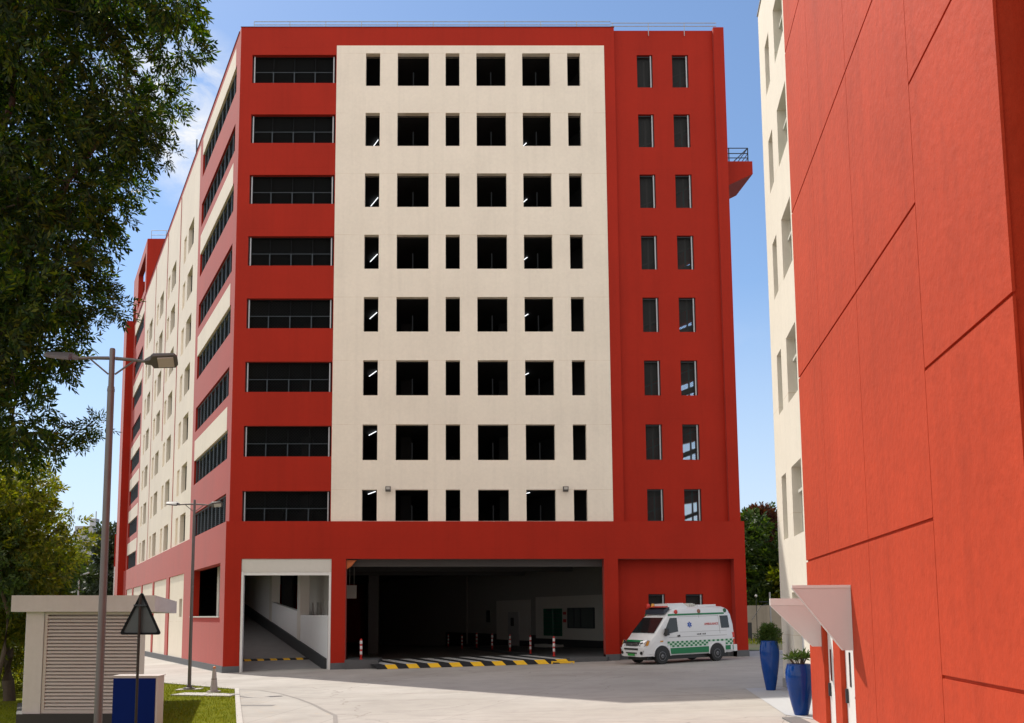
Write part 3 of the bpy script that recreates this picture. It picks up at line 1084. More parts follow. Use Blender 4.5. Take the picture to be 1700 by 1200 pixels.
mb = MB(); wslab(mb, 826, 882, .75, 3.6, .12); mb.build('lobby_front', M['offwhite'], B)
mb = MB(); wslab(mb, 846, 864, .2, 2.75, .18); d_ = mb.build('lobby_door', plain('grey door', (.42, .42, .43), .5), B)
mb = MB(); wslab(mb, 851, 856, 1.75, 2.35, .2, .02); mb.build('door_notice', M['inner_dark'], d_)
mb = MB(); wslab(mb, 905, 935, 1.15, 2.95, .18); wslab(mb, 919.3, 920.7, 1.2, 2.9, .22)
gd = mb.build('glass_door', M['glass_green'], B)
mb = MB()
for z in (1.35, 1.6, 1.85, 2.1, 2.35, 2.6):
    wslab(mb, 906, 934, z, z + .04, .2, .02)
wslab(mb, 911, 921, 2.78, 2.9, .21, .02)
mb.build('door_bars', M['dark_metal'], gd)
mb = MB(); wslab(mb, 945, 989, 1.72, 2.95, .17); gw = mb.build('guard_window', M['glass_grey'], B)
mb = MB()
for q in (945, 955, 966, 988):
    wslab(mb, q, q + 1.3, 1.72, 2.95, .21)
wslab(mb, 945, 989, 1.68, 1.74, .2); wslab(mb, 945, 989, 2.93, 2.98, .2)
mb.build('window_frame', M['dark_metal'], gw)
mb = MB(); wslab(mb, 938, 942, 2.55, 2.72, .2); wslab(mb, 938, 942, 2.05, 2.25, .2); mb.build('alarm_sign', M['ext_red'], B)
mb = MB(); wslab(mb, 905, 935, .2, .6, .9, .85); mb.build('door_step', M['offwhite'], B)
mb = MB(); wslab(mb, 808, 814, 2.0, 2.9, .06); mb.build('wall_cabinet', M['inner_dark'], B)
MB().tube([(wp(776, .05)[0], wp(776, .05)[1], .3), (wp(776, .05)[0], wp(776, .05)[1], 5.7)], .07, 6).build('wall_pipe', M['interior_pale'], B)
mb = MB()
e0, e1 = (6.2, 44.35), (2.0, 66.5)
mb.slab([e0, (8.0, 44.35), (8.0, 44.5), (13.4, 50), (5, 68), e1], g(-.1), g(.2))
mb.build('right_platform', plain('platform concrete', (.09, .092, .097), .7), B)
mb = MB()
mb.box(-4.77, -3.15, 44.36, 47.2, -.6, .30)
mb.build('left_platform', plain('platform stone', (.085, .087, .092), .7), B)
mb = MB()
mb.box(5.15, 6.25, 43.3, 43.36, .24, .3)
mb.box(5.15, 5.22, 43.3, 43.36, .1, .24); mb.box(6.18, 6.25, 43.3, 43.36, .1, .24)
mb.build('kerb_marker', M['yellow'], B)
mb = MB()
mb.box(-5.5, -4.95, 52.0, 52.1, 3.45, 4.2)
for x in (-5.35, -5.1):
    mb.tube([(x, 52.05, 4.2), (x, 52.05, 5.9)], .015, 5)
mb.build('hanging_board', M['offwhite'], B)
mb = MB()
mb.hexa([(-4.78, D0 + .1, 4.75), (-4.55, D0 + .1, 4.9), (-4.55, D0 + .3, 4.9), (-4.78, D0 + .3, 4.75)],
        [(-4.78, D0 + .1, 5.2), (-4.3, D0 + .1, 5.2), (-4.3, D0 + .3, 5.2), (-4.78, D0 + .3, 5.2)])
mb.build('horn_speaker', M['orange'], B)
# hall columns deep inside
for x, t in ((-2.5, 20), (3.5, 20), (-2.5, 32), (3.5, 32), (-2.5, 44)):
    px, py = PT(x, t)
    MB().box(px - .35, px + .35, py - .35, py + .35, -.6, 5.88).build('hall_column', M['inner_grey'], B)
a = ra(1.8, 1.3)
mb = MB()
wall_grid(mb, a, U, NI, .2, 0, 7.2, -.5, 5.3, [(1.2 + 1.0 * i, 1.6 + 1.0 * i, 2.45, 3.2) for i in range(5)])
mb.build('slotted_wall', M['offwhite'], B)
# striped drive over ramp at the garage mouth
ramp_o = thing('striped_ramp', 'black and white striped ramp with yellow front edge at garage mouth', 'ramp', (1.4, 43.7, gz(1.4)))
mb = MB()
n = 18
xa, xb, y0, y1, y2 = -3.13, 6.1, 43.45, 43.85, 47.2
for i in range(n):
    x0 = xa + (xb - xa) * i / n; x1 = xa + (xb - xa) * (i + 1) / n
    sh = lambda x, y: x - .45 * (y - y0)
    z0 = lambda x: gz(x) + .005
    z1 = lambda x: gz(x) + .19
    z2 = lambda x: gz(x) + .25
    on = i % 2 == 1
    mb.quad((sh(x0, y0), y0, z0(x0)), (sh(x1, y0), y0, z0(x1)), (sh(x1, y1), y1, z1(x1)), (sh(x0, y1), y1, z1(x0)), 2 if on else 0)
    mb.quad((sh(x0, y1), y1, z1(x0)), (sh(x1, y1), y1, z1(x1)), (sh(x1, y2), y2, z2(x1)), (sh(x0, y2), y2, z2(x0)), 1 if on else 0)
mb.quad((sh(xa, y2), y2, gz(xa) + .25), (sh(xb, y2), y2, gz(xb) + .25), (sh(xb, y2 + 1), y2 + 1, gz(xb)), (sh(xa, y2 + 1), y2 + 1, gz(xa)), 0)
mb.build('ramp_surface', [M['lane_black'], M['lane_white'], M['yellow']], ramp_o)

# red and white posts
post = thing('safety_post', 'x', 'post')
mb = MB().lathe([(.09, 0), (.09, .02), (.05, .05), (.048, .14), (.06, .14), (.06, .96), (.045, 1.0), (.01, 1.02)], 14)
mb.build('post_body', M['post_red'], post, 40, True)
for z in (.24, .50, .76):
    MB().lathe([(.064, z), (.066, z + .02), (.066, z + .14), (.064, z + .16)], 14).build('reflective_band', M['post_white'], post, 40, True)
ords = ['nearest the garage mouth', 'second from the garage mouth', 'third from the garage mouth', 'fourth from the garage mouth',
        'fifth from the garage mouth', 'sixth from the garage mouth', 'seventh from the garage mouth', 'last and deepest in the garage']
k = 0
for i in range(8):
    o = copy_tree(post)
    d = (46.9, 51.0, 55.2, 59.5, 63.8, 68.5, 73.5, 79.0)[i]
    x = 5.72 - (d - 46.9) * .198
    o.location = (x, d, gz(x) + (.2 if d < 66 else 0))
    tag(o, f'red and white post along the right kerb, {ords[i]}', 'post', 'red and white posts along the right platform')
post.location = (-4.05, 45.2, .30)
tag(post, 'single red and white post on the grey block left of the ramp', 'post')

# ------------------------------------------------------------------ office building on the right
u2n = math.hypot(.217, 1)
U2 = (.217 / u2n, 1 / u2n)
N2 = (U2[1], -U2[0])                        # inward
OB = (7.75, 19.2)
Q = thing('office_building', 'orange red and ivory building with jointed panels at the right edge', 'building', (OB[0], OB[1], 0))
mb = MB()
doors = [(-2.27, -1.35), (-3.9, -2.85)]
hz_l = [-1.0, 3.55, 7.55, 11.3, 15.1, 18.9, 22.6]
hz_r = [-1.0, 1.66, 5.4, 9.13, 12.9, 16.7, 22.6]
cols = [(-11.2, -8.5, hz_r), (-8.5, -5.3, hz_l), (-5.3, -2.32, hz_l), (-2.32, .1, hz_l)]
wall_grid(mb, (OB[0] + N2[0] * .03, OB[1] + N2[1] * .03), U2, N2, .3, -11.17, .07, -1.0, 22.5, [(a, b_, -2, 2.2) for a, b_ in doors])
for a, b_, hz in cols:
    ga = .008 if a > -11 else 0
    gb = .008 if b_ < 0 else 0
    if a == -5.3: gb = .004
    for z0, z1 in zip(hz, hz[1:]):
        wall_grid(mb, OB, U2, N2, .029, a + ga, b_ - gb, z0 + .022, z1 - .022 if z1 < 22 else z1, [(c, d, -2, 2.2) for c, d in doors])
mb.obox(OB, U2, N2, -24, -11.95, 0, 12, -1, 22.5)  # unseen wing added past the frame edge; its narrow slot darkens the end wall
mb.build('red_wall', M['brick_red'], Q)
mb = MB()
# shaded end face turned towards the viewer, and the building mass behind
e = (OB[0] + U2[0] * -11.2, OB[1] + U2[1] * -11.2)
mb.obox(e, N2, U2, .33, 12, .012, .4, -1, 5.38)
mb.obox(e, N2, U2, .33, 12, .012, .4, 5.42, 22.5)
mb.obox(e, N2, U2, .335, 12, .04, .43, -1, 22.4)
mb.build('end_wall', M['brick_red'], Q)
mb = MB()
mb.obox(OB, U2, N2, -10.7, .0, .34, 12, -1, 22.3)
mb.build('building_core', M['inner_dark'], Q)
for a, b_ in doors:
    mb = MB()
    mb.obox(OB, U2, N2, a + .01, b_ - .01, .085, .13, -.6, 2.17)
    dr = mb.build('white_door', M['white'], Q)
    mb = MB().obox(OB, U2, N2, a + .62, a + .72, .075, .084, 1.15, 1.75)
    mb.build('door_glazing', M['glass_dark'], dr)
    mb = MB().obox(OB, U2, N2, a + .1, a + .22, .04, .084, .98, 1.02)
    mb.obox(OB, U2, N2, b_ - .16, b_ - .1, .04, .084, .85, 1.1)
    mb.build('door_handle', M['dark_metal'], dr)
# triangular canopy cheeks over the doors
for t, z0, z1, lip in ((-3.95, 1.81, 2.86, .05), (-1.22, 1.79, 2.60, .14)):
    mb = MB()
    def CPt(s, d, z):
        return (OB[0] + U2[0] * s + N2[0] * d, OB[1] + U2[1] * s + N2[1] * d, z)
    tri = [(-.003, z0), (-.15, z0), (-.92, z1), (-.003, z1)]
    mb.hexa([CPt(t, d, z) for d, z in tri], [CPt(t + .09, d, z) for d, z in tri])
    cn = mb.build('door_canopy', M['mauve'], Q)
    mb = MB()
    mb.hexa([CPt(t - .012, d, z) for d, z in ((-.003, z1 + .002), (-.94, z1 + .002), (-.94, z1 + lip), (-.003, z1 + lip))],
            [CPt(t + .1, d, z) for d, z in ((-.003, z1 + .002), (-.94, z1 + .002), (-.94, z1 + lip), (-.003, z1 + lip))])
    hy = [(-.15, z0), (-.17, z0 + .0), (-.94, z1 - .0), (-.921, z1)]
    mb.hexa([CPt(t - .008, d, z) for d, z in hy], [CPt(t + .098, d, z) for d, z in hy])
    mb.build('canopy_edge', M['white'], cn)
# ivory wing, set back behind the red wall
OI = (9.9, 26.1)
IW = []
for k in range(5):
    zt = (6.45, 10.07, 13.5, 16.75, 19.8)[k]
    IW.append((-.75, .05, zt - 1.85 + .07 * k, zt))
    IW.append((-3.2, -1.7, zt - 1.9 + .07 * k, zt))
mb = MB()
wall_grid(mb, OI, U2, N2, .4, -7.4, 1.15, -.6, 21.6, IW + [(-2.6, -1.0, -1, 2.25), (-2.5, -.95, 2.75, 3.05)])
mb.obox((OI[0] + U2[0] * 1.15, OI[1] + U2[1] * 1.15), N2, (-U2[0], -U2[1]), .4, 9, 0, .3, -.6, 21.6)
mb.obox(OI, U2, N2, -7.4, .8, .41, 9, 20.9, 21.3)
mb.build('ivory_wall', M['ivory'], Q)
mb = MB()
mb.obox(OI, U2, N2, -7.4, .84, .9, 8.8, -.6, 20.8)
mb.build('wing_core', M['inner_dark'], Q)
mb = MB().obox(OI, U2, N2, -1.0, 1.17, -.03, .1, -.3, .58)
mb.build('wing_skirting', plain('wing skirting', (.26, .26, .27), .7), Q)
MB().obox(OI, U2, N2, -2.6, -1.0, .2, .26, -.6, 2.25).build('grey_door', plain('pale grey panel', (.55, .56, .58), .5), Q)
MB().obox(OI, U2, N2, -2.5, -.95, .2, .26, 2.75, 3.05).build('transom_window', M['glass_dark'], Q)
mb = MB().obox(OI, U2, N2, -7.4, 1.17, -.03, .42, 21.602, 21.66)
mb.build('wing_coping', M['grey_metal'], Q)
RZ2 = math.atan2(-U2[1], -U2[0])
M['frame_pale'] = plain('pale window frame', (.62, .61, .55), .5)
for a, b_, c, d in IW:
    w_, h_ = b_ - a, d - c
    mb = MB()
    frame(mb, w_, h_, .05, .22, .28)
    mb.box(.05, w_ - .05, .22, .27, h_ * .64, h_ * .64 + .05)
    if w_ > 1:
        mb.box(w_ * .55, w_ * .55 + .05, .22, .27, .05, h_ * .64)
    mb.box(.06, w_ - .06, .14, .2, h_ * .62, h_ * .66)
    p = (OI[0] + U2[0] * b_ - Q.location.x, OI[1] + U2[1] * b_ - Q.location.y, c)
    wo = link('wing_window', mb.mesh('wing_window', M['frame_pale']), Q, p, RZ2)
    link('pane', MB().box(.04, w_ - .04, .245, .255, .04, h_ - .04).mesh('pane', M['glass_green'] if c > 15 and w_ > 1 else M['glass_grey']), wo)
tag(MB().slab([(7.0, 18.2), (7.35, 18.25), (7.55, 19.5), (7.2, 19.5)], g(.001), g(.03)).build('drain_cover', plain('drain cover', (.15, .15, .15), .7)),
    'dark flat drain cover on the yard beside the red wall', 'drain cover')

# ------------------------------------------------------------------ ambulance
fwp, rwp = Vector((9.58, 40.35, 0)), Vector((12.55, 41.72, 0))
hd = (fwp - rwp).normalized()
A = thing('ambulance', 'white and green ambulance van parked by the red recessed wall', 'ambulance')
A.rotation_euler = (0, R(0), math.atan2(hd.y, hd.x))
WBASE = (fwp - rwp).length / 2
left = Vector((-hd.y, hd.x, 0))
mid = (fwp + rwp) / 2 - left * .82
A.rotation_euler = (math.atan(SLOPE) * hd.y * 0, -math.asin((gz(fwp.x) - gz(rwp.x)) / (2 * WBASE)), math.atan2(hd.y, hd.x))


def a_side(z, x=0):
    y = .93 if z <= 1.1 else .93 - .105 * (z - 1.1)
    if x > 1.9: y -= .10 * ((x - 1.9) / .65) ** 2
    if x < -2.6: y -= .05
    return y


# (x, bottom, roof height)
ST = [(2.60, .50, .80), (2.57, .42, .93), (2.45, .38, 1.02), (2.2, .38, 1.16), (1.98, .38, 1.34), (1.6, .38, 1.73), (1.27, .38, 2.07), (1.15, .38, 2.16),
      (.98, .38, 2.31), (.72, .38, 2.43), (.3, .38, 2.49), (-1.2, .38, 2.52), (-2.3, .38, 2.50), (-2.55, .38, 2.42), (-2.72, .40, 2.2), (-2.78, .42, 1.9), (-2.82, .42, 1.0), (-2.82, .5, .9)]
vs, nr = [], 0
rings = []
for x, zb, zt in ST:
    z3 = min(1.1, zt - .30)
    z4 = zt - .24
    y4 = a_side(z4, x)
    cabin = 1.2 < x < 2.1
    pr = [(0, zb), (a_side(.5, x) - .06, zb), (a_side(.5, x), zb + .10), (a_side(z3, x), max(z3, zb + .15)), (y4, z4 if zt > 1.5 else max(z3, z4)),
          (y4 - (.03 if cabin else .05), zt - (.10 if zt > 1.5 else .09)), (y4 - (.09 if cabin else .2), zt - .025), (0, zt)]
    rings.append([(x, y, z) for y, z in pr] + [(x, -y, z) for y, z in pr[-2:0:-1]])
nr = len(rings[0])
mb = MB()
mb.add([p for r in rings for p in r],
       [(i * nr + k, i * nr + (k + 1) % nr, (i + 1) * nr + (k + 1) % nr, (i + 1) * nr + k) for i in range(len(rings) - 1) for k in range(nr)]
       + [tuple(range(nr)), tuple((len(rings) - 1) * nr + k for k in range(nr - 1, -1, -1))])
body = mb.build('body', M['amb_white'], A, 28, True)


def aside(mb, pts, off, th=.01, sgn=1, mi=0):
    """plate on the van's side; pts (x,z)"""
    a = [(x, sgn * (a_side(z, x) + off), z) for x, z in pts]
    c = [(x, sgn * (a_side(z, x) + off + th), z) for x, z in pts]
    mb.hexa(a, c, mi)


def rows_box(mb, x0, x1, z0, z1, off, n=1, th=.008, mi=0):
    for sgn in (1, -1):
        for i in range(n):
            a, c = x0 + (x1 - x0) * i / n, x0 + (x1 - x0) * (i + 1) / n
            aside(mb, [(a, z0), (c, z0), (c, z1), (a, z1)], off, th, sgn, mi)


# glass
mb = MB()
wx0, wz0, wx1, wz1 = 1.95, 1.385, 1.30, 2.045
nx, nz = (wz1 - wz0), (wx0 - wx1)
ln = math.hypot(nx, nz); nx, nz = nx / ln * .014, nz / ln * .014
lo_, hi_ = .80, .71
mb.hexa([(wx0, -lo_, wz0), (wx0, lo_, wz0), (wx1, hi_, wz1), (wx1, -hi_, wz1)],
        [(wx0 + nx, -lo_, wz0 + nz), (wx0 + nx, lo_, wz0 + nz), (wx1 + nx, hi_, wz1 + nz), (wx1 + nx, -hi_, wz1 + nz)])
mb.build('windscreen', M['glass_dark'], A, local=True)
for s in (1, -1):
    mb = MB()
    aside(mb, [(1.50, 1.30), (.62, 1.42), (.62, 2.03), (1.02, 2.03)], .004, .008, s)
    mb.build('cab_window', M['glass_dark'], A, local=True)
    mb = MB()
    aside(mb, [(-2.00, 1.50), (-2.50, 1.50), (-2.48, 2.06), (-1.98, 2.06)], .004, .008, s)
    mb.build('rear_side_window', M['glass_dark'], A, local=True)
# seams and doors
mb = MB()
for x, z0, z1 in ((.52, .5, 2.1), (1.28, .78, 1.3), (-.72, .5, 2.1), (-1.9, 1.25, 2.1)):
    rows_box(mb, x, x + .014, z0, z1, .001, 1, .003)
rows_box(mb, 1.2, -2.74, 1.165, 1.18, .001, 8, .003)
rows_box(mb, .5, -2.7, 1.38, 1.39, .001, 8, .003)
rows_box(mb, .5, -1.9, 2.06, 2.07, .001, 8, .003)
mb.build('door_seam', M['seam'], A, local=True)
# livery
mb = MB()
rows_box(mb, 1.12, -2.62, 2.13, 2.205, .006, 8)
mb.build('upper_stripe', M['amb_green'], A, local=True)
mb = MB()
rows_box(mb, 1.14, -1.14, .44, .70, .004, 6)
rows_box(mb, -2.17, -2.70, .50, .70, .004, 2)
mb.build('lower_stripe', M['amb_green'], A, local=True)
nck = 30
x0, x1 = 1.30, -2.72
for s in (1, -1):
    mb = MB()
    V_, F_, I_ = [], [], []
    for j in range(4):
        for i in range(nck + 1):
            x = x0 + (x1 - x0) * i / nck
            V_.append((x, s * (a_side(.74 + .085 * j, x) + .006), .74 + .085 * j))
    for j in range(3):
        for i in range(nck):
            x = x0 + (x1 - x0) * (i + .5) / nck
            if (-2.2 < x < -1.1 and j < 2) or (x > 1.1 and j == 0):
                continue
            q = j * (nck + 1) + i
            F_.append((q, q + 1, q + nck + 2, q + nck + 1)); I_.append(0 if (i + j) % 2 == 0 else 1)
    mb.v, mb.f, mb.m = V_, F_, I_
    mb.build('checker_band', [M['amb_green'], plain('pale green check', (.52, .66, .55), .35)], A)
# wheels and arches
for x in (WBASE, -WBASE):
    mb = MB()
    for s in (1, -1):
        pts = [(x + .46 * math.cos(a), .37 + .46 * math.sin(a)) for a in [math.pi * q / 12 for q in range(13)]]
        aside(mb, pts, .003, .006, s)
    mb.build('wheel_well', M['amb_black'], A, local=True)
    mb = MB()
    for s in (1, -1):
        mb.tube([(x + .49 * math.cos(a), s * (a_side(.37 + .49 * math.sin(a), x) + .005), .37 + .49 * math.sin(a)) for a in [math.pi * q / 14 for q in range(15)]], .03, 6)
    mb.build('arch_lip', M['amb_white'], A, 40, True)
    for s in (1, -1):
        yo = .70 * s
        mb = MB().lathe([(.22, 0), (.34, .0), (.37, .05 * s), (.37, .19 * s), (.345, .25 * s), (.22, .26 * s)], 24, (x, yo, .37), 'y')
        wh = mb.build('wheel', M['black'], A, 35, True)
        MB().lathe([(.225, .2 * s), (.225, .255 * s), (.19, .262 * s), (.16, .225 * s), (.09, .225 * s), (.07, .275 * s), (.01, .28 * s)], 18, (x, yo, .37), 'y').build('rim', M['rim'], wh, 35, True)
        mb = MB()
        for q in range(6):
            a = q * math.pi / 3
            mb.lathe([(.022, .226 * s), (.022, .235 * s)], 8, (x + .125 * math.cos(a), yo, .37 + .125 * math.sin(a)), 'y')
        mb.lathe([(.045, .276 * s), (.045, .284 * s)], 10, (x, yo, .37), 'y')
        mb.build('wheel_holes', M['amb_black'], wh, local=True)
MB().box(-2.5, 2.3, -.7, .7, .2, .42).build('underbody', M['amb_black'], A, local=True)
# face
mb = MB()
mb.hexa([(2.56, -.84, .38), (2.62, -.6, .36), (2.62, .6, .36), (2.56, .84, .38), (2.1, .90, .38), (2.1, -.90, .38)],
        [(2.58, -.85, .74), (2.66, -.6, .76), (2.66, .6, .76), (2.58, .85, .74), (2.1, .91, .76), (2.1, -.91, .76)])
mb.build('bumper', M['amb_white'], A, 40, local=True)
fx = lambda z: 2.60 - max(0, z - .8) * .25
mb = MB()
mb.hexa([(2.59, -.46, .83), (2.62, -.2, .83), (2.62, .2, .83), (2.59, .46, .83), (2.5, .46, .83), (2.5, -.46, .83)],
        [(2.55, -.5, 1.0), (2.59, -.2, 1.01), (2.59, .2, 1.01), (2.55, .5, 1.0), (2.4, .5, 1.0), (2.4, -.5, 1.0)])
gr = mb.build('grille', M['amb_black'], A, local=True)
mb = MB()
for z in (.87, .93):
    mb.box(2.6, 2.63, -.44, .44, z, z + .022)
mb.box(2.6, 2.635, -.03, .03, .88, .96)
mb.build('grille_bar', M['chrome'], gr, local=True)
mb = MB()
mb.box(2.62, 2.672, -.5, .5, .66, .735)
mb.box(2.6, 2.67, -.38, .38, .50, .55)
for s in (1, -1):
    mb.lathe([(.07, 0), (.07, .05)], 12, (2.60, .68 * s, .53), 'x')
mb.build('lower_intake', M['amb_black'], A, local=True)
MB().box(2.66, 2.68, -.24, .24, .40, .49).build('number_plate', M['plate_green'], A, local=True)
mb = MB()
mb.hexa([(2.5, -.52, 1.015), (2.56, -.2, 1.02), (2.56, .2, 1.02), (2.5, .52, 1.015), (2.42, .52, 1.02), (2.42, -.52, 1.02)],
        [(2.45, -.54, 1.09), (2.5, -.2, 1.1), (2.5, .2, 1.1), (2.45, .54, 1.09), (2.36, .54, 1.08), (2.36, -.54, 1.08)])
mb.build('bonnet_stripe', M['amb_green'], A, local=True)
for s in (1, -1):
    mb = MB()
    mb.hexa([(2.60, .50 * s, .80), (2.54, .82 * s, .80), (2.42, .80 * s, .80), (2.48, .50 * s, .80)],
            [(2.52, .53 * s, 1.03), (2.38, .87 * s, 1.10), (2.25, .84 * s, 1.08), (2.4, .53 * s, 1.03)])
    hl = mb.build('headlight', M['chrome'], A, local=True)
    mb = MB()
    mb.hexa([(2.605, .53 * s, .83), (2.565, .66 * s, .83), (2.5, .66 * s, .83), (2.5, .53 * s, .83)],
            [(2.55, .56 * s, .99), (2.50, .67 * s, 1.0), (2.4, .67 * s, 1.0), (2.4, .56 * s, .99)])
    mb.build('lamp_unit', M['amb_black'], hl, local=True)
    mb = MB()
    mb.hexa([(2.5, .86 * s, .85), (2.38, .895 * s, .85), (2.38, .87 * s, .85), (2.48, .84 * s, .85)],
            [(2.42, .88 * s, 1.05), (2.3, .905 * s, 1.05), (2.3, .88 * s, 1.05), (2.4, .86 * s, 1.05)])
    mb.build('indicator', M['beacon_amber'], hl, local=True)
    mb = MB()
    aside(mb, [(1.72, .99), (1.56, .99), (1.54, 1.05), (1.70, 1.05)], .003, .014, s)
    mb.build('side_marker', M['beacon_amber'], A, local=True)
    mb = MB()
    mb.hexa([(1.50, .98 * s, 1.26), (1.33, .98 * s, 1.26), (1.33, 1.16 * s, 1.28), (1.47, 1.16 * s, 1.28)],
            [(1.46, .97 * s, 1.58), (1.33, .97 * s, 1.58), (1.33, 1.12 * s, 1.56), (1.44, 1.12 * s, 1.56)])
    mb.box(1.36, 1.42, min(.9 * s, 1.0 * s), max(.9 * s, 1.0 * s), 1.24, 1.3)
    mb.build('wing_mirror', M['amb_black'], A, 40, local=True)
    mb = MB()
    aside(mb, [(.68, 1.19), (.54, 1.19), (.54, 1.27), (.70, 1.25)], .002, .03, s)
    mb.build('door_handle', M['amb_black'], A, local=True)
    for x, mt in ((.62, 'beacon_red'), (-.75, 'rust'), (-2.35, 'lamp_green')):
        if mt == 'rust': mt = 'beacon_brown'
        if mt not in M:
            M[mt] = plain(mt.replace('_', ' '), {'beacon_brown': (.28, .12, .08), 'lamp_green': (.01, .09, .04)}[mt], .3)
        mb = MB().lathe([(.10, 0), (.10, .02 * s), (.075, .045 * s), (.01, .05 * s)], 14, (x, s * (a_side(2.3, x) - .01), 2.29), 'y')
        mb.build('side_beacon', M[mt], A, 40, local=True)
    mb = MB()
    aside(mb, [(-2.66, 1.04), (-2.80, 1.04), (-2.80, 1.28), (-2.66, 1.28)], .004, .012, s)
    aside(mb, [(-2.70, .72), (-2.80, .72), (-2.80, .98), (-2.70, .98)], .004, .012, s)
    mb.build('tail_light', M['beacon_red'], A, local=True)
MB().box(-2.92, -2.7, -.9, .9, .42, .72).build('rear_bumper', M['amb_white'], A, 40, local=True)
# roof gear
mb = MB().hexa([(1.22, -.66, 2.2), (1.22, .66, 2.2), (.86, .66, 2.42), (.86, -.66, 2.42)],
               [(1.20, -.66, 2.40), (1.20, .66, 2.40), (.86, .66, 2.52), (.86, -.66, 2.52)])
lb = mb.build('light_bar', plain('light bar housing', (.03, .035, .055), .3), A, local=True)
MB().box(.92, 1.16, -.62, .0, 2.505, 2.56).build('red_lens', M['beacon_red'], lb, local=True)
MB().box(.92, 1.16, .03, .62, 2.505, 2.56).build('red_lens', M['beacon_red'], lb, local=True)
MB().lathe([(.09, 0), (.085, .12), (.05, .16), (.01, .17)], 14, (1.08, -.58, 2.52)).build('beacon', M['beacon_red'], lb, 40, local=True)
MB().lathe([(.09, 0), (.085, .12), (.05, .16), (.01, .17)], 14, (1.08, -.25, 2.52)).build('beacon', M['beacon_amber'], lb, 40, local=True)
mb = MB().hexa([(.9, -.6, 2.40), (.9, .6, 2.40), (-.3, .6, 2.48), (-.3, -.6, 2.48)],
               [(.84, -.55, 2.66), (.84, .55, 2.66), (-.05, .55, 2.68), (-.05, -.55, 2.68)])
mb.build('roof_unit', M['amb_white'], A, 30, local=True)
mb = MB().box(-1.0, -2.1, -.5, .5, 2.5, 2.58)
mb.build('roof_hatch', M['amb_white'], A, local=True)
mb = MB()
for q in range(4):
    mb.box(-.62 - q * .12, -.56 - q * .12, -.3, .3, 2.5, 2.66 - .03 * (q % 2))
mb.build('roof_vent', M['offwhite'], A, local=True)
# emblem and lettering
mb = MB()
for q in range(3):
    a = q * math.pi / 3 + math.pi / 2
    dx, dz = math.cos(a), math.sin(a)
    px, pz = -dz * .035, dx * .035
    cx, cz = -.10, 1.70
    aside(mb, [(cx - dx * .13 - px, cz - dz * .13 - pz), (cx + dx * .13 - px, cz + dz * .13 - pz), (cx + dx * .13 + px, cz + dz * .13 + pz), (cx - dx * .13 + px, cz - dz * .13 + pz)], .003 + .002 * q, .004)
mb.build('blue_star_emblem', M['mark_blue'], A, local=True)
mb = MB()
aside(mb, [(-.095, 1.62), (-.105, 1.62), (-.105, 1.78), (-.095, 1.78)], .012, .004)
mb.build('emblem_staff', M['amb_white'], A, local=True)


def lettering(name, body_txt, size, mat, place):
    cu = bpy.data.curves.new('lettering', 'FONT')
    cu.body = body_txt; cu.size = size; cu.align_x = 'CENTER'; cu.align_y = 'CENTER'; cu.extrude = .004
    t = bpy.data.objects.new('lettering', cu)
    COL.objects.link(t)
    bpy.context.view_layer.update()
    me = bpy.data.meshes.new_from_object(t.evaluated_get(bpy.context.evaluated_depsgraph_get()))
    bpy.data.objects.remove(t)
    for v in me.vertices:
        v.co = place(v.co)
    me.materials.clear(); me.materials.append(mat)
    return link(name, me, A)


lettering('red_lettering', 'AMBULANCE', .145, M['mark_red'], lambda p: Vector((-1.42 - p.x, a_side(1.68) + .008 + p.z, 1.70 + p.y)))
ft = (2.17 - 2.12) / .1
lettering('front_lettering', 'AMBULANCE', .15, M['amb_black'], lambda p: Vector((1.12 - (p.y * .72) + .02 + p.z, p.x, 2.245 + p.y * .78)))
mb = MB()
xx = -.48
for wd in (.05, .06, .04, .09, .05, .06, .07):
    aside(mb, [(xx, 1.235), (xx - wd * .8, 1.235), (xx - wd * .8, 1.29 + .02 * (wd > .06)), (xx, 1.29)], .003, .004)
    xx -= wd + (.06 if abs(wd - .09) < .001 else .012)
mb.build('small_lettering', M['amb_black'], A, local=True)
# everything under the van was modelled around its own axes: nothing more to place
A.location = (mid.x, mid.y, gz(mid.x))
A.scale = (.95, 1, 1)

# ------------------------------------------------------------------ kiosk
K = thing('louvred_kiosk', 'grey louvred kiosk with flat roof slab beside the lamp post', 'kiosk', (-8.8, 22.5, gz(-8.8)))
gk = -.33
ky = 22.35
KD = (-.23, 1.0)
MB().hexa([(-10.56, 22.2, 2.5), (-7.04, 22.2, 2.5), (-7.04 + KD[0] * 8.4, 30.6, 2.5), (-10.56 + KD[0] * 8.4, 30.6, 2.5)],
          [(-10.56, 22.2, 2.9), (-7.04, 22.2, 2.9), (-7.04 + KD[0] * 8.4, 30.6, 2.9), (-10.56 + KD[0] * 8.4, 30.6, 2.9)]).build('roof_slab', M['kiosk'], K)
mb = MB()
for x0, x1, y0_, y1_ in ((-10.24, -9.80, ky, ky + 2.6), (-7.42, -7.30, ky, ky + 2.6), (-10.24, -7.30, ky + 2.61, ky + 2.8)):
    mb.slab([(x0 - .46 * (y0_ - ky), y0_), (x1 - .46 * (y0_ - ky), y0_), (x1 - .46 * (y1_ - ky), y1_), (x0 - .46 * (y1_ - ky), y1_)], .03, 2.499)
mb.build('kiosk_wall', M['kiosk'], K)
MB().slab([(-10.34, ky - .08), (-7.26, ky - .08), (-7.26 - .46 * 2.9, ky + 2.85), (-10.34 - .46 * 2.9, ky + 2.85)], -.75, .029).build('plinth', M['plinth'], K)
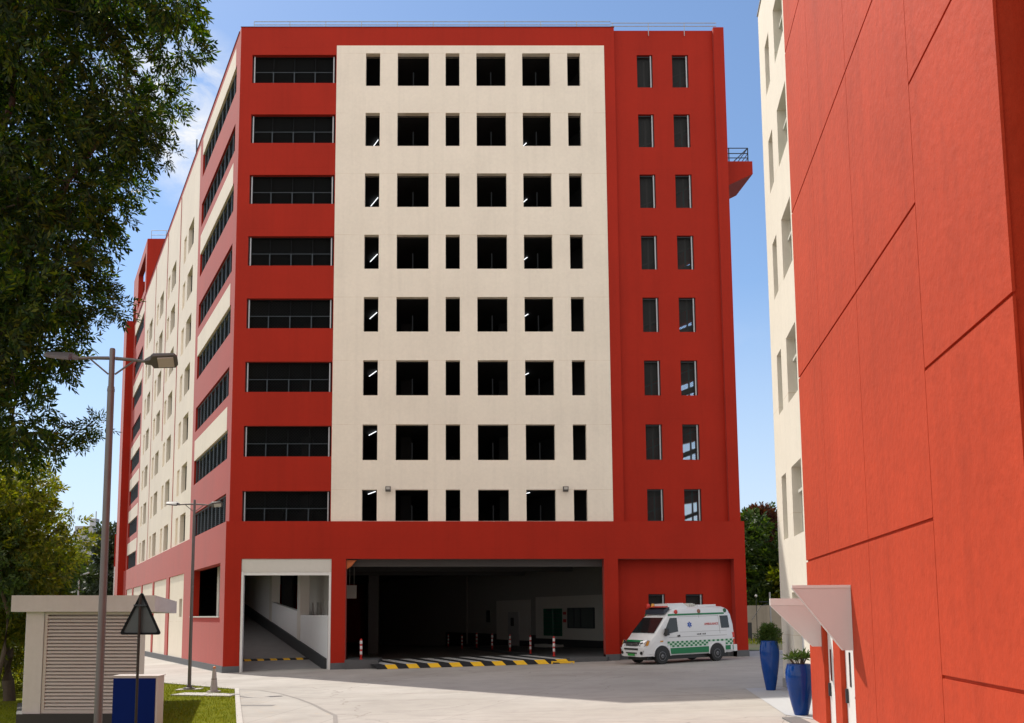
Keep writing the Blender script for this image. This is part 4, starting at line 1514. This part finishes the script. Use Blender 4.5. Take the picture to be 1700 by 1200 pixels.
for dx_ in (-1.7, -3.2):
    px_, py_ = -7.04 + KD[0] * 8.0 + dx_, 30.2
    MB().tube([(px_, py_, gz(px_) - .1), (px_, py_, 2.5)], .06, 8).build('slab_post', M['grey_metal'], K)
mb = MB()
mb.box(-9.798, -9.72, ky + .02, ky + .12, .035, 2.495); mb.box(-7.5, -7.422, ky + .02, ky + .12, .035, 2.495)
mb.box(-9.72, -7.5, ky + .02, ky + .12, .035, .12)
mb.box(-9.72, -7.5, ky + .02, ky + .12, 2.43, 2.495)
mb.build('louvre_frame', M['louvre'], K)
mb = MB()
nl = 27
for i in range(nl):
    z = .13 + i * (2.29 / nl)
    mb.hexa([(-9.72, ky + .025, z), (-7.5, ky + .025, z), (-7.5, ky + .10, z + .035), (-9.72, ky + .10, z + .035)],
            [(-9.72, ky + .035, z + .044), (-7.5, ky + .035, z + .044), (-7.5, ky + .10, z + .08), (-9.72, ky + .10, z + .08)])
lvp = mb.build('louvre_panel', M['louvre'], K)
MB().box(-9.78, -7.44, ky + .13, ky + .2, .04, 2.49).build('louvre_back', M['louvre_dark'], lvp)

# ------------------------------------------------------------------ blue box, sign
bx = thing('utility_box', 'blue fronted utility box behind the warning sign pole', 'box', (-6.2, 18.6, gz(-6.2)))
mb = MB()
mb.box(-6.66, -5.76, 18.5, 18.92, gz(-6.2) - .1, 1.17)
mb.build('housing', M['box_white'], bx)
MB().box(-6.655, -5.80, 18.485, 18.498, gz(-6.2) - .05, 1.14).build('blue_panel', M['panel_blue'], bx)
MB().box(-6.68, -5.74, 18.48, 18.94, 1.172, 1.19).build('box_lid', M['box_white'], bx)

sg = thing('warning_sign', 'back of a triangular warning sign on a dark pole', 'sign', (-5.98, 18.0, gz(-5.98)))
MB().tube([(-5.985, 17.93, -.3), (-5.985, 17.93, 2.8)], .028, 8).build('sign_pole', plain('brown sign pole', (.022, .016, .014), .5, .2), sg)


def tri_pts(k, y):
    c = (-5.975, 2.30)
    base = [(-5.975, 2.86), (-6.375, 2.03), (-5.575, 2.03)]
    out = []
    for i in range(3):                       # rounded corners
        p = Vector(base[i]); a = (Vector(base[i - 1]) - p).normalized(); b_ = (Vector(base[(i + 1) % 3]) - p).normalized()
        for q in (a * .05, (a + b_) * .018, b_ * .05):
            v = p + q
            out.append((c[0] + (v.x - c[0]) * k, y, c[1] + (v.y - c[1]) * k))
    return out


MB().hexa(tri_pts(.98, 18.0), tri_pts(.98, 18.015)).build('sign_plate', M['sign_back'], sg)
mb = MB()
o0, i0, o1, i1 = tri_pts(1.03, 17.97), tri_pts(.88, 17.97), tri_pts(1.03, 18.02), tri_pts(.88, 18.02)
n = len(o0)
for i in range(n):
    j = (i + 1) % n
    mb.hexa([o0[i], o0[j], i0[j], i0[i]], [o1[i], o1[j], i1[j], i1[i]])
mb.build('sign_rim', M['black_metal'], sg)
MB().box(-6.1, -5.86, 17.9, 17.998, 2.585, 2.615).build('bracket', M['dark_metal'], sg)

# ------------------------------------------------------------------ lamp posts
LP = thing('lamp_post', 'near double headed lamp post standing in front of the kiosk', 'lamp post', (-5.25, 14.0, gz(-5.25)), 0, 'double headed lamp posts')
H = 6.78
mb = MB().tube([(0, 0, 0), (0, 0, 1.6), (0, 0, H - .62)], [.066, .060, .053], 16)
mb.build('pole', M['lamp_metal'], LP, 40, local=True)
mb = MB().tube([(0, 0, H - .66), (0, 0, H - .02), (0, 0, H)], [.044, .044, .036], 14)
mb.lathe([(.058, H - .70), (.058, H - .66), (.046, H - .62)], 14)
mb.build('pole_top', M['lamp_metal'], LP, 40, local=True)
mb = MB().lathe([(.22, 0), (.22, .03), (.10, .05), (.10, .12)], 16)
for q in range(4):
    mb.lathe([(.018, .03), (.018, .08)], 6, (.17 * math.cos(q * 1.571 + .78), .17 * math.sin(q * 1.571 + .78), 0))
mb.build('base_plate', M['lamp_metal'], LP, 40, local=True)
YAW = R(10)
for sgn in (1, -1):
    dx, dy = math.cos(YAW) * sgn, math.sin(YAW) * sgn
    px, py = -dy, dx
    z0 = H - .16
    mb = MB()
    mb.tube([(dx * .05, dy * .05, z0), (dx * .3, dy * .3, z0 - .01), (dx * .55, dy * .55, z0 - .03)], [.030, .027, .024], 8)
    mb.tube([(dx * .05, dy * .05, z0 - .26), (dx * .34, dy * .34, z0 - .02)], .015, 6)
    arm = mb.build('arm', M['lamp_metal'], LP, 40, local=True)

    def hp(a, b_, z):
        tilt = .10
        a *= .74
        b_ *= .82
        return (dx * (.50 + a) + px * b_, dy * (.50 + a) + py * b_, z0 - .03 + a * tilt - b_ * .42 + z)
    mb = MB()
    out = [(0, .05), (.12, .07), (.17, .17), (.62, .18), (.68, .10), (.68, -.10), (.62, -.18), (.17, -.17), (.12, -.07), (0, -.05)]
    top = [(a * .96 + .01, b_ * .62) for a, b_ in out]
    mb.hexa([hp(a, b_, -.02) for a, b_ in out], [hp(a, b_, .015) for a, b_ in out])
    mb.hexa([hp(a, b_, .0151) for a, b_ in out], [hp(a, b_, .07 if .1 < a < .6 else .03) for a, b_ in top])
    hdm = mb.build('lamp_head', M['lamp_dark'], arm, 30, local=True)
    mb = MB().hexa([hp(a, b_, -.034) for a, b_ in ((.27, .13), (.6, .13), (.6, -.13), (.27, -.13))],
                   [hp(a, b_, -.021) for a, b_ in ((.27, .13), (.6, .13), (.6, -.13), (.27, -.13))])
    mb.build('lamp_lens', M['lens'], hdm, local=True)
l2 = copy_tree(LP)
l2.location = (-9.3, 33.6, gz(-9.3) + .06)
l2.scale = (1.02, 1.02, 1.03)
l2['label'] = 'far double headed lamp post on the lawn beside the grey cone'
mb = MB().slab([(-9.75, 33.35), (-8.85, 33.35), (-8.85, 33.9), (-9.75, 33.9)], g(-.05), g(.05))
tag(mb.build('lamp_footing', M['kerb']), 'flat concrete footing under the far lamp post', 'footing')
mb = MB()
mb.slab([(-9.2, 31.0), (-7.9, 30.2), (-7.85, 31.25), (-8.9, 31.75)], g(.02), g(.06))
mb.slab([(-7.87, 30.2), (-6.9, 29.75), (-6.75, 30.5), (-7.82, 31.25)], g(.02), g(.055))
tag(mb.build('cover_slab', M['kerb']), 'flat pale concrete cover slabs lying in the lawn', 'cover slab')
cone = thing('traffic_cone', 'faded grey cone with orange tip on the lawn', 'cone', (-7.87, 31.5, gz(-7.87) + .06))
mb = MB().lathe([(.135, .04), (.095, .42), (.085, .44), (.062, .80)], 18)
mb.build('cone_body', M['cone'], cone, 40, local=True)
MB().lathe([(.098, .43), (.098, .46), (.092, .46)], 18).build('cone_ring', plain('dark ring', (.2, .17, .15), .7), cone, 40, local=True)
MB().lathe([(.058, .80), (.05, .86), (.012, .88)], 14).build('cone_tip', M['orange'], cone, 40, local=True)
MB().box(-.2, .2, -.2, .2, 0, .04).build('cone_base', M['cone'], cone, local=True)
mb = MB()
mb.slab([(-5.86, 21.3), (-5.55, 21.42), (-5.6, 21.52), (-5.9, 21.4)], g(.03), g(.055))
tag(mb.build('stone_chip', M['white']), 'small white broken piece on the lawn beside the utility box', 'stone')
mb = MB()
mb.slab([(-5.75, 20.7), (-5.35, 20.78), (-5.36, 20.86), (-5.78, 20.8)], g(.03), g(.06))
tag(mb.build('stone_chip', M['white']), 'longer white broken piece nearest the foot of the photo on the lawn', 'stone')

# ------------------------------------------------------------------ foliage
def sprigs(C0, R0, per, rr, L, W, ns=8, Ls=.34, droop=.35, shell=.55):
    """feathery sprigs of small leaves spread through many clumps; returns verts, quads"""
    C0 = np.asarray(C0, float); R0 = np.asarray(R0, float)
    nC = len(C0); n = nC * per
    c = np.repeat(C0, per, 0); r = np.repeat(R0, per)
    d = rr.normal(size=(n, 3)); d /= np.linalg.norm(d, axis=1)[:, None]
    pos = c + d * (r * rr.uniform(shell ** 3, 1, n) ** (1 / 3))[:, None] * np.array([1, 1, .8])
    ax = d * .8 + rr.normal(size=(n, 3)) * .5 + np.array([0, 0, -droop])
    ax /= np.linalg.norm(ax, axis=1)[:, None]
    sd = np.cross(ax, rr.normal(size=(n, 3))); sd /= np.linalg.norm(sd, axis=1)[:, None]
    nm = np.cross(ax, sd)
    V = []
    for k in range(ns):
        s = 1 if k % 2 else -1
        f = (k // 2 + 1) / (ns / 2)
        base = pos + ax * (f * Ls)
        ld = sd * s * (.8 - .35 * f) + ax * (.45 + .4 * f) + rr.normal(size=(n, 3)) * .18
        ld /= np.linalg.norm(ld, axis=1)[:, None]
        wv = np.cross(ld, nm + rr.normal(size=(n, 3)) * .35); wv /= np.linalg.norm(wv, axis=1)[:, None]
        l = L * rr.uniform(.7, 1.2, n)[:, None]; w_ = W * rr.uniform(.7, 1.2, n)[:, None] / 2
        V.append(np.stack([base, base + ld * l * .5 + wv * w_, base + ld * l, base + ld * l * .5 - wv * w_], 1))
    V = np.concatenate(V, 0)
    return V.reshape(-1, 3), np.arange(len(V) * 4).reshape(-1, 4)


def limb(mb, p0, p1, r0, r1, sag=.12, n=5, seed=0):
    q = random.Random(seed)
    p0, p1 = Vector(p0), Vector(p1)
    L_ = (p1 - p0).length
    pts = []
    for i in range(n + 1):
        f = i / n
        v = p0.lerp(p1, f)
        if 0 < i < n:
            v += Vector((q.uniform(-1, 1), q.uniform(-1, 1), q.uniform(-.3, 1))) * L_ * .05
        v.z += math.sin(f * math.pi) * sag * L_
        pts.append(v)
    mb.tube(pts, [r0 + (r1 - r0) * i / n for i in range(n + 1)], 7)
    return pts


def fill_poly(poly, y0, half, n, rr, rad, margin=.45, bias=1.0):
    """clump centres filling an outline given as (X, Z), thinner in depth towards the outline"""
    P = np.array(poly); lo_, hi_ = P.min(0), P.max(0)
    out, R_ = [], []
    tries = 0
    while len(out) < n and tries < 40000:
        tries += 1
        x, z = rr.uniform(lo_[0], hi_[0]), rr.uniform(lo_[1], hi_[1])
        if not inside(poly, x, z):
            continue
        dmin = 9e9
        for i in range(len(poly)):
            a, b_ = P[i - 1], P[i]
            t = np.clip(np.dot((x, z) - a, b_ - a) / max(1e-6, np.dot(b_ - a, b_ - a)), 0, 1)
            dmin = min(dmin, np.linalg.norm((x, z) - (a + t * (b_ - a))))
        r = min(rad[1], max(rad[0], dmin * .8))
        if dmin < margin:
            continue
        hw = half * min(1, math.sqrt(dmin / (half * .55)) if dmin < half * .55 else 1)
        yy = y0 + rr.uniform(-hw, hw) * bias
        out.append((x * yy / y0, yy, z)); R_.append(r)
    return out, R_


rr = np.random.default_rng(21)
# big dark tree on the left, its trunk just outside the picture
crown = [(-4.9, 15.2), (-5.0, 14.2), (-5.2, 13.7), (-5.6, 12.9), (-5.6, 12.3), (-5.9, 11.7), (-6.35, 11.15), (-6.1, 10.5), (-6.65, 9.9), (-6.95, 8.9),
         (-7.1, 8.4), (-7.25, 7.6), (-7.5, 7.1), (-7.1, 6.4), (-7.5, 5.7), (-7.4, 4.9), (-7.9, 4.5), (-8.4, 4.7), (-9.2, 4.0), (-12.5, 5.0), (-14.8, 8),
         (-15.2, 12), (-13.5, 16), (-10.5, 18.5), (-7.2, 18.6), (-5.3, 17.4)]
T1 = thing('shade_tree', 'large dark leafy tree overhanging the top left corner', 'tree', (-11.2, 18.6, gz(-11.2)))
cc, cr = fill_poly(crown, 18.2, 3.0, 310, rr, (.26, .56), .80)
v, f = sprigs(cc, cr, 52, rr, .165, .052, 12, .36, .5)
cr_o = raw_mesh('crown', v - np.array(T1.location), f, M['leaf_dark'], T1)
mb = MB()
tr = limb(mb, (-11.2, 18.6, -.5), (-10.6, 18.3, 6.2), .34, .24, 0, 5, 3)
top = tr[-1]
targets = [(-7.5, 17.6, 9.3), (-6.7, 18.4, 13.2), (-8.2, 17.2, 15.8), (-10.8, 18.6, 16.5), (-13.2, 18.8, 11.5), (-8.5, 19.4, 6.4), (-8.6, 16.6, 11.6), (-7.6, 18.0, 12.0)]
for i, t in enumerate(targets):
    pts = limb(mb, top - Vector((0, 0, .25 * i)), t, .13, .03, .06, 6, i)
    for j in (2, 3, 4, 5):
        q = pts[j]
        e_ = Vector(cc[rnd.randrange(len(cc))])
        best = min((Vector(c) for c in cc), key=lambda c: abs((c - q).length - 1.6))
        limb(mb, q, best, .035, .012, .03, 3, i * 9 + j)
# feathery side sprays reaching past the outline
mb.build('trunk', M['bark'], T1, 60)
sc_, sr_ = [], []
for (a, e_) in (((-7.6, 17.2, 8.0), (-6.25, 17.0, 8.4)), ((-7.6, 17.4, 5.6), (-6.7, 17.3, 6.15)), ((-7.0, 17.6, 9.2), (-6.6, 17.4, 8.7)), ((-6.4, 17.8, 12.4), (-5.7, 17.6, 11.9))):
    mb = MB()
    pts = limb(mb, a, e_, .02, .006, .05, 5, 7)
    mb.build('branch', M['bark'], T1, 60)
    for q in pts[1:]:
        for k in range(3):
            sc_.append((q.x + rnd.uniform(-.08, .08), q.y + rnd.uniform(-.1, .1), q.z + rnd.uniform(-.12, .05))); sr_.append(.14)
v, f = sprigs(sc_, sr_, 7, rr, .13, .035, 8, .24, .4)
raw_mesh('leaf_spray', v - np.array(T1.location), f, M['leaf_dark'], T1)

# yellow green tree behind the kiosk
T2 = thing('yellow_green_tree', 'sunlit yellow green tree behind the kiosk', 'tree', (-14.6, 31, gz(-14.6)))
crown2 = [(-12.6, 6.6), (-12.2, 5.9), (-11.75, 5.3), (-11.8, 4.6), (-12.2, 3.9), (-12.7, 3.0), (-12.9, 1.9), (-13.8, 1.2), (-15.6, 1.0), (-18, 1.4), (-19.5, 3), (-19.5, 6), (-17.5, 8.6), (-15, 9.0), (-13.4, 7.6)]
cc2, cr2 = fill_poly(crown2, 30.5, 2.4, 210, rr, (.35, .85), .72)
v, f = sprigs(cc2, cr2, 42, rr, .19, .075, 8, .34, .3)
raw_mesh('crown', v - np.array(T2.location), f, M['leaf_yellow'], T2)
mb = MB()
limb(mb, (-14.6, 31, -.8), (-14.8, 31, 3.6), .22, .14, 0, 5, 1)
for i, t in enumerate([(-12.6, 30, 5.4), (-16.6, 30.4, 6), (-14, 31.4, 7), (-17, 31.5, 3.4)]):
    limb(mb, (-14.75, 31, 2.2 + .3 * i), t, .08, .02, .08, 5, i + 40)
mb.build('trunk', M['bark'], T2, 60)
# slim trunks at the kiosk's left side
for i, (x, y, r_, hh, lab) in enumerate(((-13.35, 27.6, .085, 4.6, 'slim bare trunk standing closest to the kiosk'), (-14.3, 28.4, .11, 5.2, 'thicker bare trunk at the left picture edge'), (-13.75, 32.5, .12, 5.0, 'trunk behind the slim ones at the left edge'))):
    t_ = thing('slim_tree', lab, 'tree', (x, y, gz(x)))
    mb = MB()
    pts = limb(mb, (x, y, gz(x) - .2), (x + rnd.uniform(-.3, .3), y, gz(x) + hh), r_, r_ * .5, 0, 5, 60 + i)
    mb.build('trunk', M['bark'], t_, 60)
    c3 = [(pts[-1].x + rnd.uniform(-.7, .7), pts[-1].y + rnd.uniform(-.7, .7), pts[-1].z + rnd.uniform(-1.4, .5)) for _ in range(16)]
    v, f = sprigs(c3, [.45] * 16, 22, rr, .18, .06, 8, .3, .4)
    raw_mesh('crown', v - np.array(t_.location), f, M['leaf_mid'], t_)


def bush(name, label, cat, x, y, w_, h_, n, per, mat, L, W, group=None, zc=0.0, trunk=None, seed=5):
    q = np.random.default_rng(seed)
    t_ = thing(name, label, cat, (x, y, gz(x)), 0, group)
    C_, R_ = [], []
    for _ in range(n):
        a = q.uniform(0, 2 * np.pi); rad = math.sqrt(q.uniform(0, 1)); zz_ = q.uniform(0, 1)
        prof = math.sin(math.pi * min(1, .18 + zz_ * .82)) ** .6
        C_.append((rad * math.cos(a) * w_ / 2 * prof, rad * math.sin(a) * w_ / 2 * prof, zc + zz_ * h_)); R_.append(q.uniform(.10, .19) * min(w_, h_))
    v, f = sprigs(C_, R_, per, q, L, W, 6, L * 1.6, .2)
    raw_mesh('crown', v, f, M[mat], t_)
    if trunk:
        mb = MB()
        limb(mb, (0, 0, -.5), (q.uniform(-.3, .3), 0, zc + h_ * .55), trunk, trunk * .4, 0, 5, seed)
        for k in range(5):
            c = C_[k]
            limb(mb, (0, 0, zc + h_ * .1 * k * .5), c, trunk * .35, trunk * .08, .05, 4, seed + k)
        mb.build('trunk', M['bark'], t_, 60, local=True)
    return t_


bush('undergrowth_bush', 'leafy bush low at the left edge behind the bare trunks', 'bush', -16.5, 35, 4.5, 2.6, 40, 40, 'leaf_yellow', .2, .08, None, .1, None, 9)
# far trees on the left
ft = bush('far_tree', 'dusky far tree right beside the end of the car park', 'tree', -39.0, 108, 9, 12.2, 46, 60, 'leaf_far', .62, .3, 'far trees beyond the kiosk', 1.2, .3, 12)
ft2 = bush('far_tree', 'dusky far tree between the distant tower and the lamp post', 'tree', -45.5, 112, 9, 9.0, 46, 60, 'leaf_far', .62, .3, 'far trees beyond the kiosk', .8, .3, 13)
for i, (x, y, s, lab) in enumerate(((-53, 118, 1.0, 'hazy far tree left of the distant lamp'), (-63, 120, 1.1, 'hazy far tree mostly hidden by the yellow green tree'), (-74, 118, 1.2, 'hazy far tree showing through gaps at the left edge'),
                                    (-34.5, 118, .9, 'hazy far tree tucked against the red end fin'))):
    c = copy_tree((ft, ft2)[i % 2])
    c.location = (x, y, gz(x)); c.rotation_euler = (0, 0, i * 1.7); c.scale = (s, s, s * .95)
    c['label'] = lab
# distant tower and street lamp
tw = thing('distant_tower', 'pale hazy tower block above the far trees', 'building', (-78, 200, gz(-78)))
MB().box(-81, -76.9, 198, 206, -2, 22.4).build('tower_block', M['tower'], tw)
MB().box(-78.6, -77.2, 200, 202, 22.402, 24.3).build('roof_room', M['tower'], tw)
MB().tube([(-77.6, 201, 24.3), (-77.6, 201, 26.0)], .12, 5).build('mast', M['tower'], tw)
fl = thing('distant_lamp', 'small distant lamp post among the far trees', 'lamp post', (-36.2, 90, gz(-36.2)))
MB().tube([(-36.2, 90, -1), (-36.2, 90, 6.6)], [.12, .07], 7).build('pole', M['pale_metal'], fl)
MB().tube([(-37.2, 90, 6.8), (-36.2, 90, 6.5), (-35.2, 90, 6.8)], [.1, .06, .1], 6).build('lamp_arms', M['pale_metal'], fl)
# low wing past the end fin
an = thing('low_annex', 'low red topped wing with tall glazing past the end fin', 'building', (-38, 103, gz(-30)))
ax0, ay0 = -36.6, 100.5
mb = MB()
mb.box(ax0, -30, ay0, 118, 8.0, 11.6)
mb.build('annex_parapet', M['red'], an)
mb = MB()
mb.box(ax0 + .02, -30, ay0 + .02, 118, -3, 1.2); mb.box(ax0 + .02, -30, ay0 + .02, 118, 6.9, 7.998)
mb.box(ax0 + .02, ax0 + .5, ay0 + .02, 118, 1.2, 6.9)
mb.build('annex_wall', M['white'], an)
MB().box(ax0 + .5, -30, ay0 + .2, 117, 1.2, 6.9).build('annex_glazing', M['glass_grey'], an)
mb = MB()
for z in (2.9, 4.8):
    mb.box(ax0 + .5, -30, ay0 + .1, ay0 + .18, z, z + .12)
mb.box(-34.9, -34.75, ay0 + .1, ay0 + .18, 1.2, 6.9)
mb.build('annex_mullion', M['pale_metal'], an)

# ------------------------------------------------------------------ right background
mb = MB()
tag(mb.slab([(12, 68.2), (60, 68.2), (60, 68.5), (12, 68.5)], g(-.3), g(2.75)).build('boundary_wall', M['wall_beige']), 'plain beige boundary wall behind the blue planters', 'wall')
sp_ = [(25.6, 76, 7.5, 8.8, 'leaf_mid', 'tall dark green tree beyond the wall next to the car park', 31),
       (30.2, 74, 7.0, 8.6, 'leaf_mid', 'dark green tree beyond the wall against the ivory wing', 33),
       (29.1, 82, 3.2, 10.6, 'leaf_rust', 'rust red crowned tree rising above the green trees', 34),
       (27.6, 71.6, 4.5, 4.6, 'leaf_yellow', 'brighter yellow green shrub close behind the boundary wall', 35),
       (24.4, 72.5, 3.6, 4.2, 'leaf_mid', 'low dark shrub behind the wall beside the car park corner', 36),
       (32.0, 87, 4.6, 11.0, 'leaf_mid', 'farthest dark tree peeping over behind the rusty crown', 37)]
for x, y, w_, h_, mt, lab, sd in sp_:
    bush('background_tree', lab, 'tree', x, y, w_, h_, 46, 64, mt, .40, .20, 'trees beyond the boundary wall', .6, .22, sd)
wp_ = thing('service_pole', 'thin pale pole with wires in front of the boundary wall', 'pole', (24.0, 66.5, gz(24)))
MB().tube([(24.0, 66.5, .4), (24.0, 66.5, 4.2)], .055, 7).build('pole', M['pale_metal'], wp_)
mb = MB()
mb.tube([(24.0, 66.4, 3.4), (23.3, 66.4, 3.2), (22.6, 66.4, 2.2)], .02, 5)
mb.tube([(24.0, 66.4, 3.5), (23.2, 66.4, 3.5)], .025, 5)
mb.build('wire', M['dark_metal'], wp_)
MB().box(22.05, 22.4, 65.9, 66.2, .7, 2.0).build('meter_cabinet', M['amb_black'], None)
tag(bpy.data.objects['meter_cabinet'], 'small black cabinet standing by the boundary wall', 'cabinet')
gl = thing('globe_light', 'small white round lamp on a thin post against the dark trees', 'lamp', (23.3, 67.4, gz(23.3)))
MB().tube([(23.3, 67.4, .5), (23.3, 67.4, 3.9)], .025, 6).build('post', M['dark_metal'], gl)
MB().lathe([(.03, 0), (.07, .04), (.10, .10), (.08, .17), (.02, .2)], 12, (23.3, 67.4, 3.85)).build('globe', M['white'], gl, 60)

# ------------------------------------------------------------------ planters
def planter(x, y, h_, r_, label, plant_h, seed, style):
    t_ = thing('planter', label, 'planter', (x, y, gz(x) + .008), 0, 'tall blue planters')
    prof = [(a * r_, b_ * h_) for a, b_ in ((.46, 0), (.50, .02), (.66, .2), (.84, .42), (.96, .62), (1.0, .76), (.97, .87), (.89, .95), (.85, .985), (.87, 1.0), (.78, 1.0), (.76, .93), (.78, .9))]
    mb = MB().lathe(prof, 32)
    mb.build('pot', M['glaze_blue'], t_, 50, True)
    MB().lathe([(prof[-1][0] - .004, h_ * .90), (prof[-1][0] - .004, h_ * .905)], 24).build('soil', M['soil'], t_)
    q = np.random.default_rng(seed)
    if style == 'bush':
        C_ = [(q.normal(0, .075), q.normal(0, .075), h_ + q.uniform(.0, plant_h * .62)) for _ in range(34)]
        v, f = sprigs(C_, [.09] * 34, 22, q, .085, .022, 8, .12, -.4)
        raw_mesh('plant', v, f, M['leaf_pot'], t_)
    else:
        V = []
        mb = MB()
        for s in range(9):
            a = s * 2.4 + q.uniform(-.3, .3); le = q.uniform(.10, .24)
            hx, hy, hz_ = math.cos(a) * le, math.sin(a) * le, h_ + q.uniform(.1, plant_h * .6)
            mb.tube([(0 + hx * .2, hy * .2, h_ * .9), (hx * .8, hy * .8, (h_ + hz_) / 2), (hx, hy, hz_)], [.018, .014, .01], 6)
            for k in range(26):
                th = q.uniform(0, 2 * np.pi); el = q.uniform(-.2, 1.2)
                d = np.array([math.cos(th) * math.cos(el), math.sin(th) * math.cos(el), math.sin(el)])
                L_ = q.uniform(.14, .24); wv = np.cross(d, q.normal(size=3)); wv /= np.linalg.norm(wv)
                b0 = np.array([hx, hy, hz_])
                V.append([b0, b0 + d * L_ * .5 + wv * .014, b0 + d * L_ + np.array([0, 0, -.02]), b0 + d * L_ * .5 - wv * .014])
        mb.build('stem', M['bark'], t_, 60, local=True)
        V = np.array(V)
        raw_mesh('plant', V.reshape(-1, 3), np.arange(len(V) * 4).reshape(-1, 4), M['leaf_pot'], t_)
    return t_


planter(9.35, 26.1, 1.40, .27, 'tall blue planter with a bushy plant standing farther away', .52, 51, 'bush')
planter(7.80, 19.98, 1.10, .30, 'blue planter with spiky succulent against the red wall', .40, 52, 'spiky')
